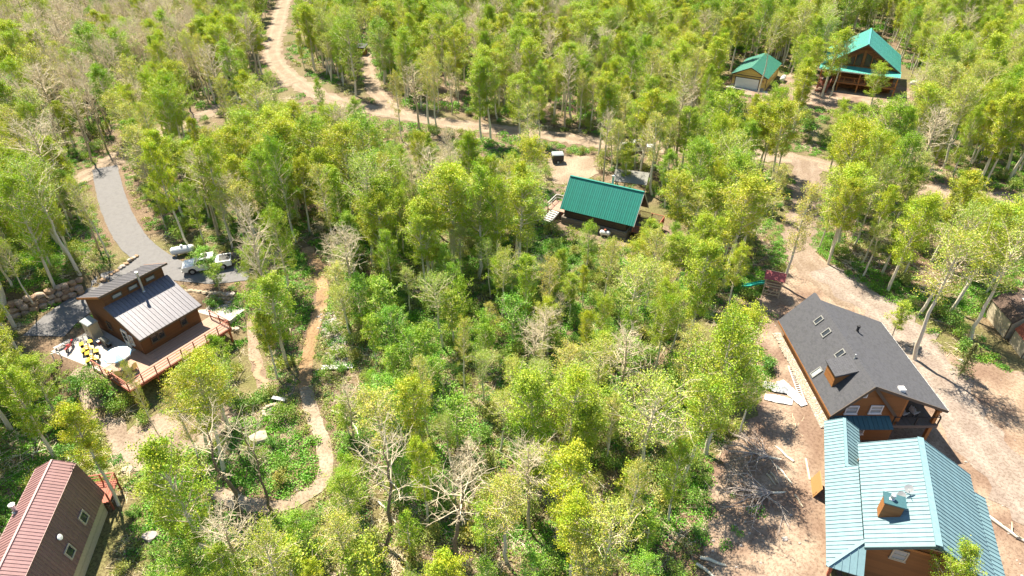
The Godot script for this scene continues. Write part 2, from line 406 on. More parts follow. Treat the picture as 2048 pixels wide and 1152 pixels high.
# One tree of height H, grown as trunk, limbs with twigs, and leaves at the twigs. Returns [trunk mesh, limb mesh, leaf mesh or null].
func grow(sd: int, H: float, R: float, cb: float, limbs: int, leaves: int, size: float, tone: Color, crook := 0.02, twigs := 5, droop := 0.0) -> Array:
	var rg := RandomNumberGenerator.new()
	rg.seed = sd
	var tr := MB.new()
	var lm := MB.new()
	var lf := MB.new()
	var spine := []
	var rad := []
	var off := Vector3.ZERO
	var lean := Vector3(rg.randfn(), 0, rg.randfn()) * 0.03
	for i in 11:
		var t := i / 10.0
		off += lean * H / 10.0 + Vector3(rg.randfn(), 0, rg.randfn()) * crook * H * 0.35
		spine.append(Vector3(0, t * H, 0) + (off if i else Vector3.ZERO))
		rad.append((0.0128 * H + 0.012) * pow(1.0 - t, 0.75) + 0.012)
	tr.tube(spine, rad, 8)
	tr.tube([Vector3(0, -0.3, 0), Vector3(0, 0.02, 0)], [rad[0] * 1.35, rad[0]], 8, false)
	var turn := rg.randf() * TAU
	for i in limbs:
		var f := (i + rg.randf()) / limbs
		var t := lerpf(cb, 0.985, pow(f, 0.9))
		var k := t * 10.0
		var p: Vector3 = spine[int(k)].lerp(spine[mini(int(k) + 1, 10)], k - int(k))
		turn += 2.4 + rg.randfn() * 0.5
		var g := (t - cb) / (1.0 - cb)
		var prof := (0.5 + 0.5 * smooth(0.0, 0.4, g)) * (1.0 - 0.62 * smooth(0.6, 1.0, g))
		var len := R * prof * rg.randf_range(0.65, 1.2)
		var rise := rg.randf_range(0.25, 0.85) + g * 0.5 - droop
		var dir := Vector3(cos(turn), rise, sin(turn)).normalized()
		var r0: float = minf(0.02 + len * 0.015, rad[int(k)] * 0.7)
		var pts := [p]
		var rr := [r0]
		var q := p
		for s in 3:
			dir = (dir + Vector3(rg.randfn() * 0.16, rg.randfn() * 0.12 + 0.07, rg.randfn() * 0.16)).normalized()
			q += dir * len / 3.0
			pts.append(q)
			rr.append(r0 * (0.72 - 0.24 * s))
		lm.tube(pts, rr, 4, false)
		for j in twigs:
			var e := 0.35 + 0.65 * (j + rg.randf()) / twigs
			var kk := e * 3.0
			var o: Vector3 = pts[mini(int(kk), 2)].lerp(pts[mini(int(kk), 2) + 1], minf(kk - mini(int(kk), 2), 1.0))
			var td := (dir * 0.5 + Vector3(rg.randfn() * 0.6, rg.randfn() * 0.4 + 0.25, rg.randfn() * 0.6)).normalized()
			var tl := len * rg.randf_range(0.18, 0.42) + 0.12
			var tip := o + td * tl
			lm.tube([o, o + td * tl * 0.5 + Vector3(rg.randfn(), rg.randfn(), rg.randfn()) * 0.03, tip], [r0 * 0.42, r0 * 0.28, 0.004], 3, false)
			if leaves == 0 and rg.randf() < 0.8:
				for z in 2:
					var d2 := (td + Vector3(rg.randfn(), rg.randfn(), rg.randfn()) * 0.6).normalized()
					var b0 := o.lerp(tip, rg.randf_range(0.3, 0.8))
					lm.tube([b0, b0 + d2 * tl * 0.7], [r0 * 0.26, 0.004], 3, false)
			var shade := vary(tone, rg, 0.2)
			for z in leaves:
				var c := o.lerp(tip, rg.randf_range(0.25, 1.1))
				c += Vector3(rg.randfn(), rg.randfn() * 0.8, rg.randfn()) * (0.085 + 0.038 * R)
				leaf(lf, c, size * rg.randf_range(0.7, 1.3), rg, 0.9, vary(shade, rg, 0.3))
	return [tr.mesh(), lm.mesh(), lf.mesh() if leaves else null]
func bush(sd: int, H: float, W: float, leaves: int, size: float, tone: Color, stems := 9) -> Array:
	var rg := RandomNumberGenerator.new()
	rg.seed = sd
	var st := MB.new()
	var lf := MB.new()
	for i in stems:
		var a := rg.randf() * TAU
		var r := W * 0.5 * sqrt(rg.randf())
		var top := Vector3(cos(a) * r, H * rg.randf_range(0.55, 1.0) * (1.0 - 0.3 * r / W), sin(a) * r)
		var foot := Vector3(top.x * 0.25, -0.08, top.z * 0.25)
		var mid := foot.lerp(top, 0.5) + Vector3(top.x, 0, top.z) * 0.15
		st.tube([foot, mid, top], [0.022, 0.014, 0.006], 4, false)
		for j in 3:
			var o := mid.lerp(top, rg.randf())
			var tip := o + Vector3(rg.randfn() * 0.3, rg.randf() * 0.35, rg.randfn() * 0.3) * (0.4 + H * 0.25)
			st.tube([o, tip], [0.009, 0.004], 3, false)
			var shade := vary(tone, rg, 0.25)
			for z in leaves:
				var c := o.lerp(tip, rg.randf()) + Vector3(rg.randfn(), rg.randfn() * 0.7, rg.randfn()) * (0.1 + 0.07 * H)
				c.y = maxf(c.y, 0.03)
				leaf(lf, c, size * rg.randf_range(0.7, 1.3), rg, 1.0, vary(shade, rg, 0.3))
	return [st.mesh(), lf.mesh()]
func herb(sd: int, W: float, H: float, count: int, size: float, tone: Color) -> ArrayMesh:     # a low clump of broad leaves
	var rg := RandomNumberGenerator.new()
	rg.seed = sd
	var lf := MB.new()
	for i in count:
		var a := rg.randf() * TAU
		var r := W * 0.5 * pow(rg.randf(), 0.6)
		var y := H * rg.randf_range(0.15, 1.0) * (1.0 - 0.55 * pow(2.0 * r / W, 2.0))
		leaf(lf, Vector3(cos(a) * r, maxf(y, 0.03), sin(a) * r), size * rg.randf_range(0.6, 1.35), rg, 1.5, vary(tone, rg, 0.4))
	return lf.mesh()

const CLEAR := {      # outlines on the ground (x, z pairs) that stay in view between the trees
	"upper_road": [-78.5, -231.5, -71.5, -231.5, -63.5, -191.0, -53.5, -161.3, -36.6, -138.0, -28.6, -130.2, -30.3, -126.7, -38.5, -132.3, -52.8, -149.3, -61.5, -165.7],
	"middle_road": [-31.2, -130.7, -30.8, -135.4, -36.5, -161.3, -33.7, -161.3, -27.6, -137.0, -21.4, -126.3, -11.9, -120.7, -2.3, -118.1, 7.0, -115.1, 16.8, -110.8, 16.2, -106.2, 6.8, -109.6, -6.8, -113.6, -21.4, -119.4],
	"asphalt": [-69.4, -100.0, -65.3, -100.0, -57.5, -87.4, -50.4, -77.0, -45.3, -73.0, -40.0, -73.0, -37.3, -66.0, -42.8, -66.0, -50.7, -70.6, -57.0, -81.2],
	"brown_cabin": [-55.7, -58.0, -58.2, -63.9, -52.1, -64.9, -45.8, -71.2, -37.6, -66.0, -34.3, -62.8, -32.5, -58.0, -33.7, -55.3, -35.3, -51.1, -37.0, -47.0, -43.3, -49.6, -49.6, -52.3],
	"trail": [-28.1, -73.0, -24.2, -70.6, -20.9, -61.8, -19.9, -52.7, -19.9, -48.1, -17.4, -42.0, -15.3, -37.9, -15.2, -34.5, -17.3, -32.8, -20.0, -32.3, -20.3, -33.5, -17.1, -35.2, -17.3, -37.9, -20.3, -43.9, -22.7, -51.1, -22.9, -58.0, -23.8, -63.9],
	"green_cabin": [5.0, -87.4, 6.8, -94.2, 8.7, -98.0, 21.5, -91.6, 22.1, -82.7, 18.4, -77.6, 14.0, -75.6, 5.3, -79.7],
	"utility_trailer": [-37.1, -75.6, -32.0, -75.6, -31.5, -68.2, -36.6, -68.2],
	"trailer_pad": [6.2, -106.2, 14.2, -104.1, 13.8, -96.1, 7.6, -94.2],
	"garage": [50.9, -157.2, 62.8, -172.7, 68.2, -165.7, 58.8, -135.4, 45.6, -133.8],
	"log_house": [72.0, -153.1, 95.2, -191.0, 105.7, -199.9, 98.8, -165.7, 83.6, -135.4, 73.0, -127.0, 60.0, -129.0, 65.1, -135.4],
	"yard": [23.3, -57.0, 28.4, -62.8, 33.1, -66.0, 38.5, -77.0, 40.9, -77.0, 39.8, -70.6, 44.0, -62.8, 43.4, -53.6, 52.1, -48.8, 38.0, -20.0, 13.9, -20.0, 15.5, -31.8, 17.4, -36.3, 23.4, -41.4, 26.5, -48.1, 25.4, -52.7],
	"right_track": [64, -92.5, 78.7, -90, 76.5, -86.5, 62, -88.7], "right_fork": [48.4, -103.7, 52.2, -102.4, 50.1, -97, 46.5, -97],
	"left_branch": [-61.0, -130.7, -56.5, -138.7, -53.7, -151.2, -46.0, -143.8, -48.6, -133.8, -53.9, -124.8, -58.6, -116.8, -62.0, -118.1],
	"sheds": [56.2, -61.8, 61.1, -62.8, 53.1, -50.4, 51.7, -54.4],
	"maroon": [-44.6, -37.4, -40.5, -38.5, -34.0, -35.8, -32.7, -32.8, -32.0, -20.0, -38.0, -20.0],
	"footpath": [-40.1, -45.3, -35.6, -42.0, -31.8, -37.9, -34.6, -38.2, -38.0, -41.4],
	"fire_pit": [-28.0, -51.4, -22.8, -51.6, -18.6, -41.4, -18.1, -35.8, -20.7, -34.7, -24.7, -40.2],
}
const SOLID := [     # footprints of the buildings with a margin: nothing grows there
	[-49.8, -52.8, -43.5, -49.2, -37.5, -46.6, -30.2, -58.2, -37.5, -62.2, -46.5, -59.5], [26.2, -54, 39, -54, 39, -38, 26.2, -38], [20, -24, 26, -40, 39, -36, 34, -19],
	[-39, -34, -31, -34.5, -28, -20, -38, -20], [4, -80, 14, -73, 25, -77, 20, -92, 8, -86], [45, -140, 55, -134, 64, -146, 56, -154], [65, -142, 84, -132, 92, -152, 74, -160],
	[51, -58, 62, -60, 62, -46, 51, -49], [-38, -168, -20, -168, -20, -190, -38, -190]]
var clear_polys := []
var road_polys := []
var yard_polys := []
var solid_polys := []
func polygon(a: Array) -> PackedVector2Array:
	var p := PackedVector2Array()
	for i in range(0, a.size(), 2): p.append(Vector2(a[i], a[i + 1]))
	return p
func in_any(q: Vector2, polys: Array) -> bool:
	for p in polys:
		if Geometry2D.is_point_in_polygon(q, p): return true
	return false
func on_way(x: float, z: float, margin: float) -> bool:
	for w in ways:
		var reach: float = w[1] + margin
		for p in w[0]:
			if absf(p.x - x) < reach and absf(p.y - z) < reach and p.distance_to(Vector2(x, z)) < reach: return true
	return false
func hides(x: float, z: float, H: float, R: float, cb: float) -> bool:     # would its crown stand between the viewer aloft and a clearing
	if fmod(absf(x * 7.3 + z * 3.1), 1.0) > 0.06:
		for i in 8:
			var g: float = 45.0 / (45.0 - H * lerpf(cb * 0.9, 0.98, i / 7.0))
			for s in [-0.5, 0.0, 0.5]:
				if in_any(Vector2(x + s * R, z) * g, road_polys): return true
	for y in [H * cb, H * (cb + 0.35), H * 0.92]:
		var k: float = 45.0 / (45.0 - y)
		for s in [-0.8, 0.0, 0.8]:
			if in_any(Vector2(x + s * R, z) * k, clear_polys): return true
	return false

const MARKS := [     # things that a tree's place is told by
	["brown wooden cabin", -40, -57], ["asphalt driveway", -57, -84], ["maroon roofed house", -33, -29], ["tan trail", -22, -58], ["fire ring", -23, -44], ["plank footbridge", -17, -50],
	["green roofed cabin", 13, -78], ["covered box trailer", 8, -101], ["yellow garage", 54, -144], ["teal roofed log house", 77, -146], ["black shingled house", 32, -46], ["blue roofed house", 29, -30],
	["cream garden sheds", 55, -57], ["playset", 31, -63], ["brush piles", 18, -34], ["parked white truck", -39, -68], ["road bend by teal hut", -28, -135], ["road fork", -48, -146], ["far upper road", -67, -192],
	["road bend near trailer", 0, -115], ["right hand dirt road", 44, -88], ["road at the right edge", 66, -91], ["dark far cabin", -28, -178], ["garage propane tank", 60, -145], ["gravel bend of trail", -17, -35],
	["small fir", 45, -49], ["left edge lane", -76, -87], ["fallen grey logs", 6, -37]]
const ORD := ["closest", "second closest", "third closest", "fourth closest", "fifth closest", "sixth closest"]
var roll := {}
func place_words(o: Node3D, kind: String, category: String) -> void:       # collects; labels are written once all are placed
	var best = null
	var bd := 1e9
	for m in MARKS:
		var d := Vector2(o.position.x - m[1], o.position.z - m[2]).length()
		if d < bd:
			bd = d; best = m
	var dx: float = o.position.x - best[1]
	var dz: float = o.position.z - best[2]
	var rel := ("beyond" if dz < 0 else "in front of") if absf(dz) > absf(dx) else ("left of" if dx < 0 else "right of")
	var key := "%s|%s|%s" % [kind, rel, best[0]]
	if not roll.has(key): roll[key] = []
	roll[key].append([bd, o, category])
func write_labels() -> void:
	for key in roll:
		var l: Array = roll[key]
		l.sort_custom(func(a, b): return a[0] < b[0])
		var k: PackedStringArray = key.split("|")
		for i in l.size():
			if i < 6: tag(l[i][1], "%s %s the %s, %s one" % [k[0], k[1], k[2], ORD[i]], l[i][2], "%ss %s the %s" % [k[0], k[1], k[2]])
			else: tag(l[i][1], "%s farther out %s the %s" % [k[0], k[1], k[2]], l[i][2], "%ss %s the %s" % [k[0], k[1], k[2]])

var kinds := {}       # kind -> list of variants [trunk, limbs, leaves, bark, twig material]
func make_variants() -> void:
	var G := [Color(0.4, 0.49, 0.026), Color(0.45, 0.51, 0.03), Color(0.31, 0.44, 0.026), Color(0.43, 0.49, 0.038)]
	kinds.leafy = []
	for i in 12: kinds.leafy.append(grow(100 + i, 12.0, [2.5, 2.0, 2.9][i % 3], [0.28, 0.38, 0.22, 0.45][i % 4], 46, 56, 0.108, G[i % 4], 0.012) + [M.bark, M.twig])
	kinds.sparse = []
	for i in 6: kinds.sparse.append(grow(200 + i, 12.0, [2.4, 2.8, 2.1][i % 3], [0.4, 0.5, 0.34][i % 3], 40, 21, 0.102, [Color(0.46, 0.5, 0.09), Color(0.42, 0.5, 0.08), Color(0.5, 0.5, 0.13)][i % 3], 0.02, 6) + [M.bark, M.twig])
	kinds.bare = []
	for i in 5: kinds.bare.append(grow(300 + i, 12.0, [2.1, 2.6, 1.8][i % 3], [0.38, 0.46, 0.32][i % 3], 38, 0, 0.1, G[0], 0.02, 8) + [M.deadbark, M.twig])
	kinds.dead = []
	for i in 4: kinds.dead.append(grow(350 + i, 12.0, [3.0, 2.6][i % 2], [0.42, 0.55][i % 2], 17, 0, 0.1, G[0], 0.035, 7) + [M.darkbark, M.twig])
	kinds.young = []
	for i in 6: kinds.young.append(grow(400 + i, 6.0, [1.8, 1.5, 2.1][i % 3], [0.2, 0.28, 0.14][i % 3], 26, 38, 0.11, [Color(0.3, 0.46, 0.035), Color(0.36, 0.48, 0.045), Color(0.23, 0.42, 0.04)][i % 3], 0.015, 4) + [M.bark, M.twig])
	kinds.shrub = []
	for i in 6:
		var b := bush(500 + i, [1.6, 2.2, 1.2][i % 3], [1.8, 2.0, 1.6][i % 3], 30, 0.11, [Color(0.21, 0.34, 0.045), Color(0.3, 0.38, 0.06), Color(0.17, 0.33, 0.05), Color(0.35, 0.37, 0.09)][i % 4], 10)
		kinds.shrub.append([b[0], null, b[1], M.stem, M.stem])
func plant(kind: String, variant: int, called: String, pos: Vector3, s: Vector3, turn: float, lean := Vector2.ZERO) -> Node3D:
	var vr: Array = kinds[kind][variant % kinds[kind].size()]
	var o := Node3D.new()
	o.name = numbered(called)
	add_child(o)
	o.transform = Transform3D((Basis(Vector3.RIGHT, lean.y) * Basis(Vector3.BACK, -lean.x) * Basis(Vector3.UP, turn)).scaled_local(s), pos)
	if kind == "shrub": put("stems", vr[0], vr[3], o)
	else: put("trunk", vr[0], vr[3], o)
	if vr[1]: put("limbs" if vr[2] else "crown", vr[1], vr[4], o)
	if vr[2]: put("foliage" if kind == "shrub" else "crown", vr[2], M.leaf[(variant * 7 + int(absf(pos.x) * 3)) % 3], o)
	return o
const KIND_WORDS := {"leafy": ["aspen_tree", "leafy green aspen tree", "tree"], "sparse": ["budding_aspen", "thin yellow-green aspen tree", "tree"], "bare": ["bare_aspen", "leafless pale aspen tree", "tree"],
	"dead": ["dead_aspen", "dead dark-trunked aspen", "tree"], "young": ["young_aspen", "young bushy aspen tree", "tree"], "shrub": ["shrub", "low green shrub", "shrub"]}
const SPECIAL := [    # trees that stand out: kind, variant, x, z, height, width factor, lean x, lean z, label
	["sparse", 1, 42.07, -51.13, 14.9, 1.0, 0.02, 0.0, "tall white-trunked aspen leaning right behind the black shingled house"],
	["sparse", 3, 49.83, -54.4, 14.3, 1.0, 0.0, 0.0, "white-trunked aspen standing between black shingled house and cream sheds"],
	["leafy", 0, 45.19, -63.53, 12.5, 1.0, 0.0, 0.0, "white-trunked leafy aspen at the edge of driveway beyond black house"],
	["leafy", 3, 40.4, -69.5, 11.6, 0.9, 0.0, 0.0, "leafy aspen where driveway narrows beyond the black house"],
	["sparse", 2, 32.72, -64.91, 13.5, 0.95, 0.0, 0.0, "tall pale trunked aspen beside the playset and driveway"],
	["sparse", 4, 9.79, -33.49, 13.7, 1.0, 0.0, 0.0, "big white aspen with thin crown in the lower middle grove"],
	["leafy", 2, 16.9, -37.9, 14.0, 1.0, 0.0, 0.0, "broad leafy aspen overhanging the brush piles in dirt yard"],
	["leafy", 5, 19.6, -44.2, 10.5, 1.0, 0.0, 0.0, "round leafy aspen left of the white tarps"],
	["sparse", 0, -4.61, -45.96, 8.8, 0.7, 0.05, 0.0, "slender white aspen alone amid green undergrowth in the centre"],
	["bare", 1, 2.89, -49.97, 7.4, 1.2, 0.05, 0.0, "leafless white aspen with spreading twigs near centre"],
	["bare", 0, -25.4, -55.2, 17.5, 0.8, 0.03, 0.0, "very tall dead aspen standing just left of tan trail"],
	["dead", 2, -19.37, -32.5, 10.5, 0.8, 0.0, 0.0, "dead dark-trunked aspen on the gravel bend of the trail"],
	["dead", 3, -21.3, -31.8, 10.5, 1.3, 0.0, 0.0, "dead forked aspen beside the gravel bend of the trail"],
	["dead", 0, -9.76, -29.17, 11.5, 1.1, 0.12, 0.0, "leaning dead aspen with curved pale limbs at bottom centre"],
	["dead", 1, -4.5, -28.0, 11.0, 1.3, 0.0, 0.0, "dead aspen with tangled pale twigs at bottom centre"],
	["leafy", 4, -41.36, -39.04, 10.7, 1.0, 0.0, 0.0, "leafy aspen with white trunk left of the footpath"],
	["leafy", 7, -44.6, -41.4, 10.0, 1.15, 0.0, 0.0, "leafy aspen crown at the left edge below brown cabin"],
	["leafy", 8, -48.8, -46.0, 9.5, 1.1, 0.0, 0.0, "leafy aspen at the left edge beside concrete patio"],
	["leafy", 1, -32.2, -33.2, 10.5, 0.95, 0.0, 0.0, "leafy aspen just beyond the maroon roofed house"],
	["leafy", 6, -22.43, -28.13, 13.1, 1.0, 0.0, 0.0, "tall leafy aspen below the gravel bend of trail"],
	["sparse", 5, -33.6, -42.4, 9.6, 0.42, -0.02, 0.0, "slender young aspen standing before the deck and umbrella"],
	["leafy", 9, -27.6, -43.6, 8.5, 1.0, 0.0, 0.0, "leafy aspen right of the wooden deck of brown cabin"],
	["leafy", 10, -28.4, -47.6, 8.0, 0.95, 0.0, 0.0, "leafy aspen close against the deck end of brown cabin"],
	["sparse", 1, -25.6, -40.5, 8.5, 1.1, 0.0, 0.0, "pale budding aspen left of the fire ring"],
	["sparse", 2, -27.5, -39.5, 9.0, 1.2, 0.0, 0.0, "pale budding aspen below the deck clearing"],
	["leafy", 11, -28.2, -59.5, 9.5, 0.9, 0.0, 0.0, "leafy aspen between brown cabin and tan trail"],
	["leafy", 2, -26.8, -63.5, 10.5, 0.9, 0.0, 0.0, "leafy aspen left of the upper end of tan trail"],
	["leafy", 6, 28.5, -23.7, 8.2, 0.9, 0.0, 0.0, "leafy aspen in front of the blue roofed house"],
	["leafy", 6, -33.6, -22.6, 8.6, 1.0, 0.0, 0.0, "leafy aspen in front of the maroon roofed house"],
	["leafy", 0, 65.09, -134.4, 13.2, 1.2, 0.02, 0.0, "large leafy aspen before the teal roofed log house, beside stairs"],
	["sparse", 3, 66.3, -133.6, 12.7, 0.9, 0.03, 0.0, "leaning leafy aspen before the teal roofed log house porch"],
	["leafy", 5, 69.15, -122.08, 9.6, 1.1, 0.0, 0.0, "leafy aspen in the bare yard before the log house"],
	["sparse", 4, 52.08, -135.6, 15.5, 0.7, 0.0, 0.0, "thin white aspen standing before the yellow garage door"],
	["leafy", 1, -43.27, -104.0, 13.7, 0.8, 0.0, 0.0, "tall slim aspen before the road fork, darker trunk"],
	["sparse", 0, -46.5, -104.5, 13.0, 0.8, 0.02, 0.0, "tall slim pale aspen left in the row before the road fork"],
	["sparse", 3, -39.8, -106.0, 13.0, 0.8, 0.0, 0.0, "tall slim pale aspen right in the row before the road fork"],
	["leafy", 7, 16.6, -66.5, 7.8, 1.1, 0.0, 0.0, "bright leafy aspen right before the green roofed cabin"],
	["leafy", 2, 9.4, -68.6, 6.2, 1.0, 0.0, 0.0, "short leafy aspen before the propane tank of green roofed cabin"],
	["young", 2, -36.6, -65.6, 4.6, 1.3, 0.0, 0.0, "young green aspen half hiding the parked white truck"],
	["young", 0, -35.4, -64.0, 3.4, 1.2, 0.0, 0.0, "young green aspen before the loaded utility trailer"],
	["young", 1, 41.3, -54.5, 4.6, 1.2, 0.0, 0.0, "young bright aspen beside the tall leaning trunk behind black house"],
	["leafy", 8, 20.2, -98.6, 11.0, 1.0, 0.0, 0.0, "leafy aspen hiding the truck on the road, left one of two"],
	["leafy", 11, 23.2, -98.0, 11.5, 1.0, 0.0, 0.0, "leafy aspen hiding the truck on the road, right one of two"],
	["sparse", 2, 3.0, -94.5, 12.5, 1.0, 0.0, 0.0, "tall half bare aspen left of the box trailer"],
]
func make_forest() -> void:
	var rg := RandomNumberGenerator.new()
	rg.seed = 77
	for k in CLEAR: (road_polys if k in ["upper_road", "middle_road", "asphalt", "trail", "footpath", "right_track", "right_fork", "left_branch"] else clear_polys).append(polygon(CLEAR[k]))
	for k in ["yard", "maroon", "sheds"]: yard_polys.append(polygon(CLEAR[k]))
	for s in SOLID: solid_polys.append(polygon(s))
	var open_centre := polygon([-20.3, -58.0, -3.7, -60.8, 1.9, -52.7, 8.0, -40.2, -1.0, -35.8, -14.5, -39.0])
	var bare_nw := polygon([-188.6, -248.5, -105.3, -248.5, -62.6, -132.2, -64.4, -100.0, -88.6, -100.0])
	var bare_n := polygon([-12.5, -203.1, 18.7, -203.1, 12.8, -129.2, -8.6, -129.2])
	var spots := []        # [size in view, kind, variant, x, z, height, width, turn]
	for t in SPECIAL:
		var o := plant(t[0], t[1], KIND_WORDS[t[0]][0], at(t[2], t[3]), Vector3(t[5], 1, t[5]) * (t[4] / (6.0 if t[0] == "young" else 12.0)), rg.randf() * TAU, Vector2(t[6], t[7]))
		tag(o, t[8], "tree", "aspens that stand apart")
	var cell := 2.8
	var z := -23.0
	while z > -262.0:
		var half := 26.0 - z * 0.66
		var x := -half
		while x < half:
			var px := x + rg.randf_range(-1.1, 1.1)
			var pz := z + rg.randf_range(-1.1, 1.1)
			x += cell
			var q := Vector2(px, pz)
			var roll_ := rg.randf()
			var pick := rg.randf()
			var vr := rg.randi() % 60
			var H := rg.randf_range(7.0, 14.5)
			var wd := rg.randf_range(0.72, 1.28)
			var turn := rg.randf() * TAU
			var dense := 0.72 + 0.25 * blot.get_noise_2d(px, pz)
			var kind := "leafy" if pick < 0.63 else ("sparse" if pick < 0.93 else "bare")
			if Geometry2D.is_point_in_polygon(q, open_centre):
				dense = 0.72
				H *= 0.68
				kind = "young" if pick < 0.5 else ("sparse" if pick < 0.92 else "bare")
			elif pz > -62.0 and pz < -18.0 and px > -30 and px < 16:
				dense = 0.9
				H *= 0.8
				kind = "young" if pick < 0.35 else ("leafy" if pick < 0.68 else ("sparse" if pick < 0.93 else "bare"))
			elif Geometry2D.is_point_in_polygon(q, bare_nw): kind = "bare" if pick < 0.66 else ("sparse" if pick < 0.76 else "leafy")
			elif Geometry2D.is_point_in_polygon(q, bare_n): kind = "bare" if pick < 0.42 else ("sparse" if pick < 0.58 else "leafy")
			elif px < -34 and px > -62 and pz < -72 and pz > -128: kind = "leafy" if pick < 0.55 else ("sparse" if pick < 0.78 else "bare")
			elif px < -50 and pz > -100: kind = "leafy" if pick < 0.55 else ("sparse" if pick < 0.94 else "bare")
			if roll_ > dense: continue
			if kind == "young": H = rg.randf_range(3.6, 6.6)
			var R := (1.6 if kind == "young" else 2.2) * wd * H / (6.0 if kind == "young" else 12.0)
			if in_any(q, solid_polys) or on_way(px, pz, 0.4): continue
			var near := false
			for t in SPECIAL:
				if absf(t[2] - px) < 1.8 and absf(t[3] - pz) < 1.8: near = true
			if near: continue
			if in_any(q, yard_polys): continue
			if hides(px, pz, H, R, 0.32): continue
			spots.append([H / q.length(), kind, vr, px, pz, H, wd, turn])
		z -= cell
	spots.sort_custom(func(a, b): return a[0] > b[0])
	var count := {}
	var rest := {}
	for s in spots:
		var kind: String = s[1]
		count[kind] = count.get(kind, 0) + 1
		var unit := 6.0 if kind == "young" else 12.0
		var sc: Vector3 = Vector3(s[6], 1, s[6]) * (s[5] / unit)
		if count[kind] <= {"leafy": 272, "sparse": 240, "bare": 150, "young": 220}[kind]:
			var o := plant(kind, s[2], KIND_WORDS[kind][0], at(s[3], s[4]), sc, s[7])
			place_words(o, KIND_WORDS[kind][1], "tree")
		else:
			var key := "%s|%d" % [kind, s[2] % kinds[kind].size()]
			if not rest.has(key): rest[key] = []
			rest[key].append(Transform3D(Basis(Vector3.UP, s[7]).scaled_local(sc), at(s[3], s[4])))
	print("trees ", count)
	var woods := {}
	for key in rest:
		var kk: PackedStringArray = key.split("|")
		if not woods.has(kk[0]):
			var o := thing("distant_" + {"leafy": "leafy_aspens", "sparse": "budding_aspens", "bare": "bare_aspens", "young": "young_aspens"}[kk[0]], {"leafy": "far mass of leafy green aspens filling the upper forest", "sparse": "far thin yellow-green aspens scattered through the upper forest", "bare": "far leafless pale aspens scattered through the upper forest", "young": "far young aspens under the taller trees"}[kk[0]], "forest")
			o.set_meta("kind", "stuff")
			woods[kk[0]] = o
		var vr: Array = kinds[kk[0]][int(kk[1])]
		many("trunks", vr[0], vr[3], rest[key], woods[kk[0]])
		many("limbs", vr[1], vr[4], rest[key], woods[kk[0]])
		if vr[2]: many("crowns", vr[2], M.leaf[int(kk[1]) % 3], rest[key], woods[kk[0]])
func many(called: String, mesh: Mesh, m: Material, where: Array, parent: Node) -> void:
	var mm := MultiMesh.new()
	mm.transform_format = MultiMesh.TRANSFORM_3D
	mm.mesh = mesh
	mm.instance_count = where.size()
	for i in where.size(): mm.set_instance_transform(i, where[i])
	var o := MultiMeshInstance3D.new()
	o.multimesh = mm
	o.material_override = m
	o.name = numbered(called) if parent == self else called
	parent.add_child(o, true)
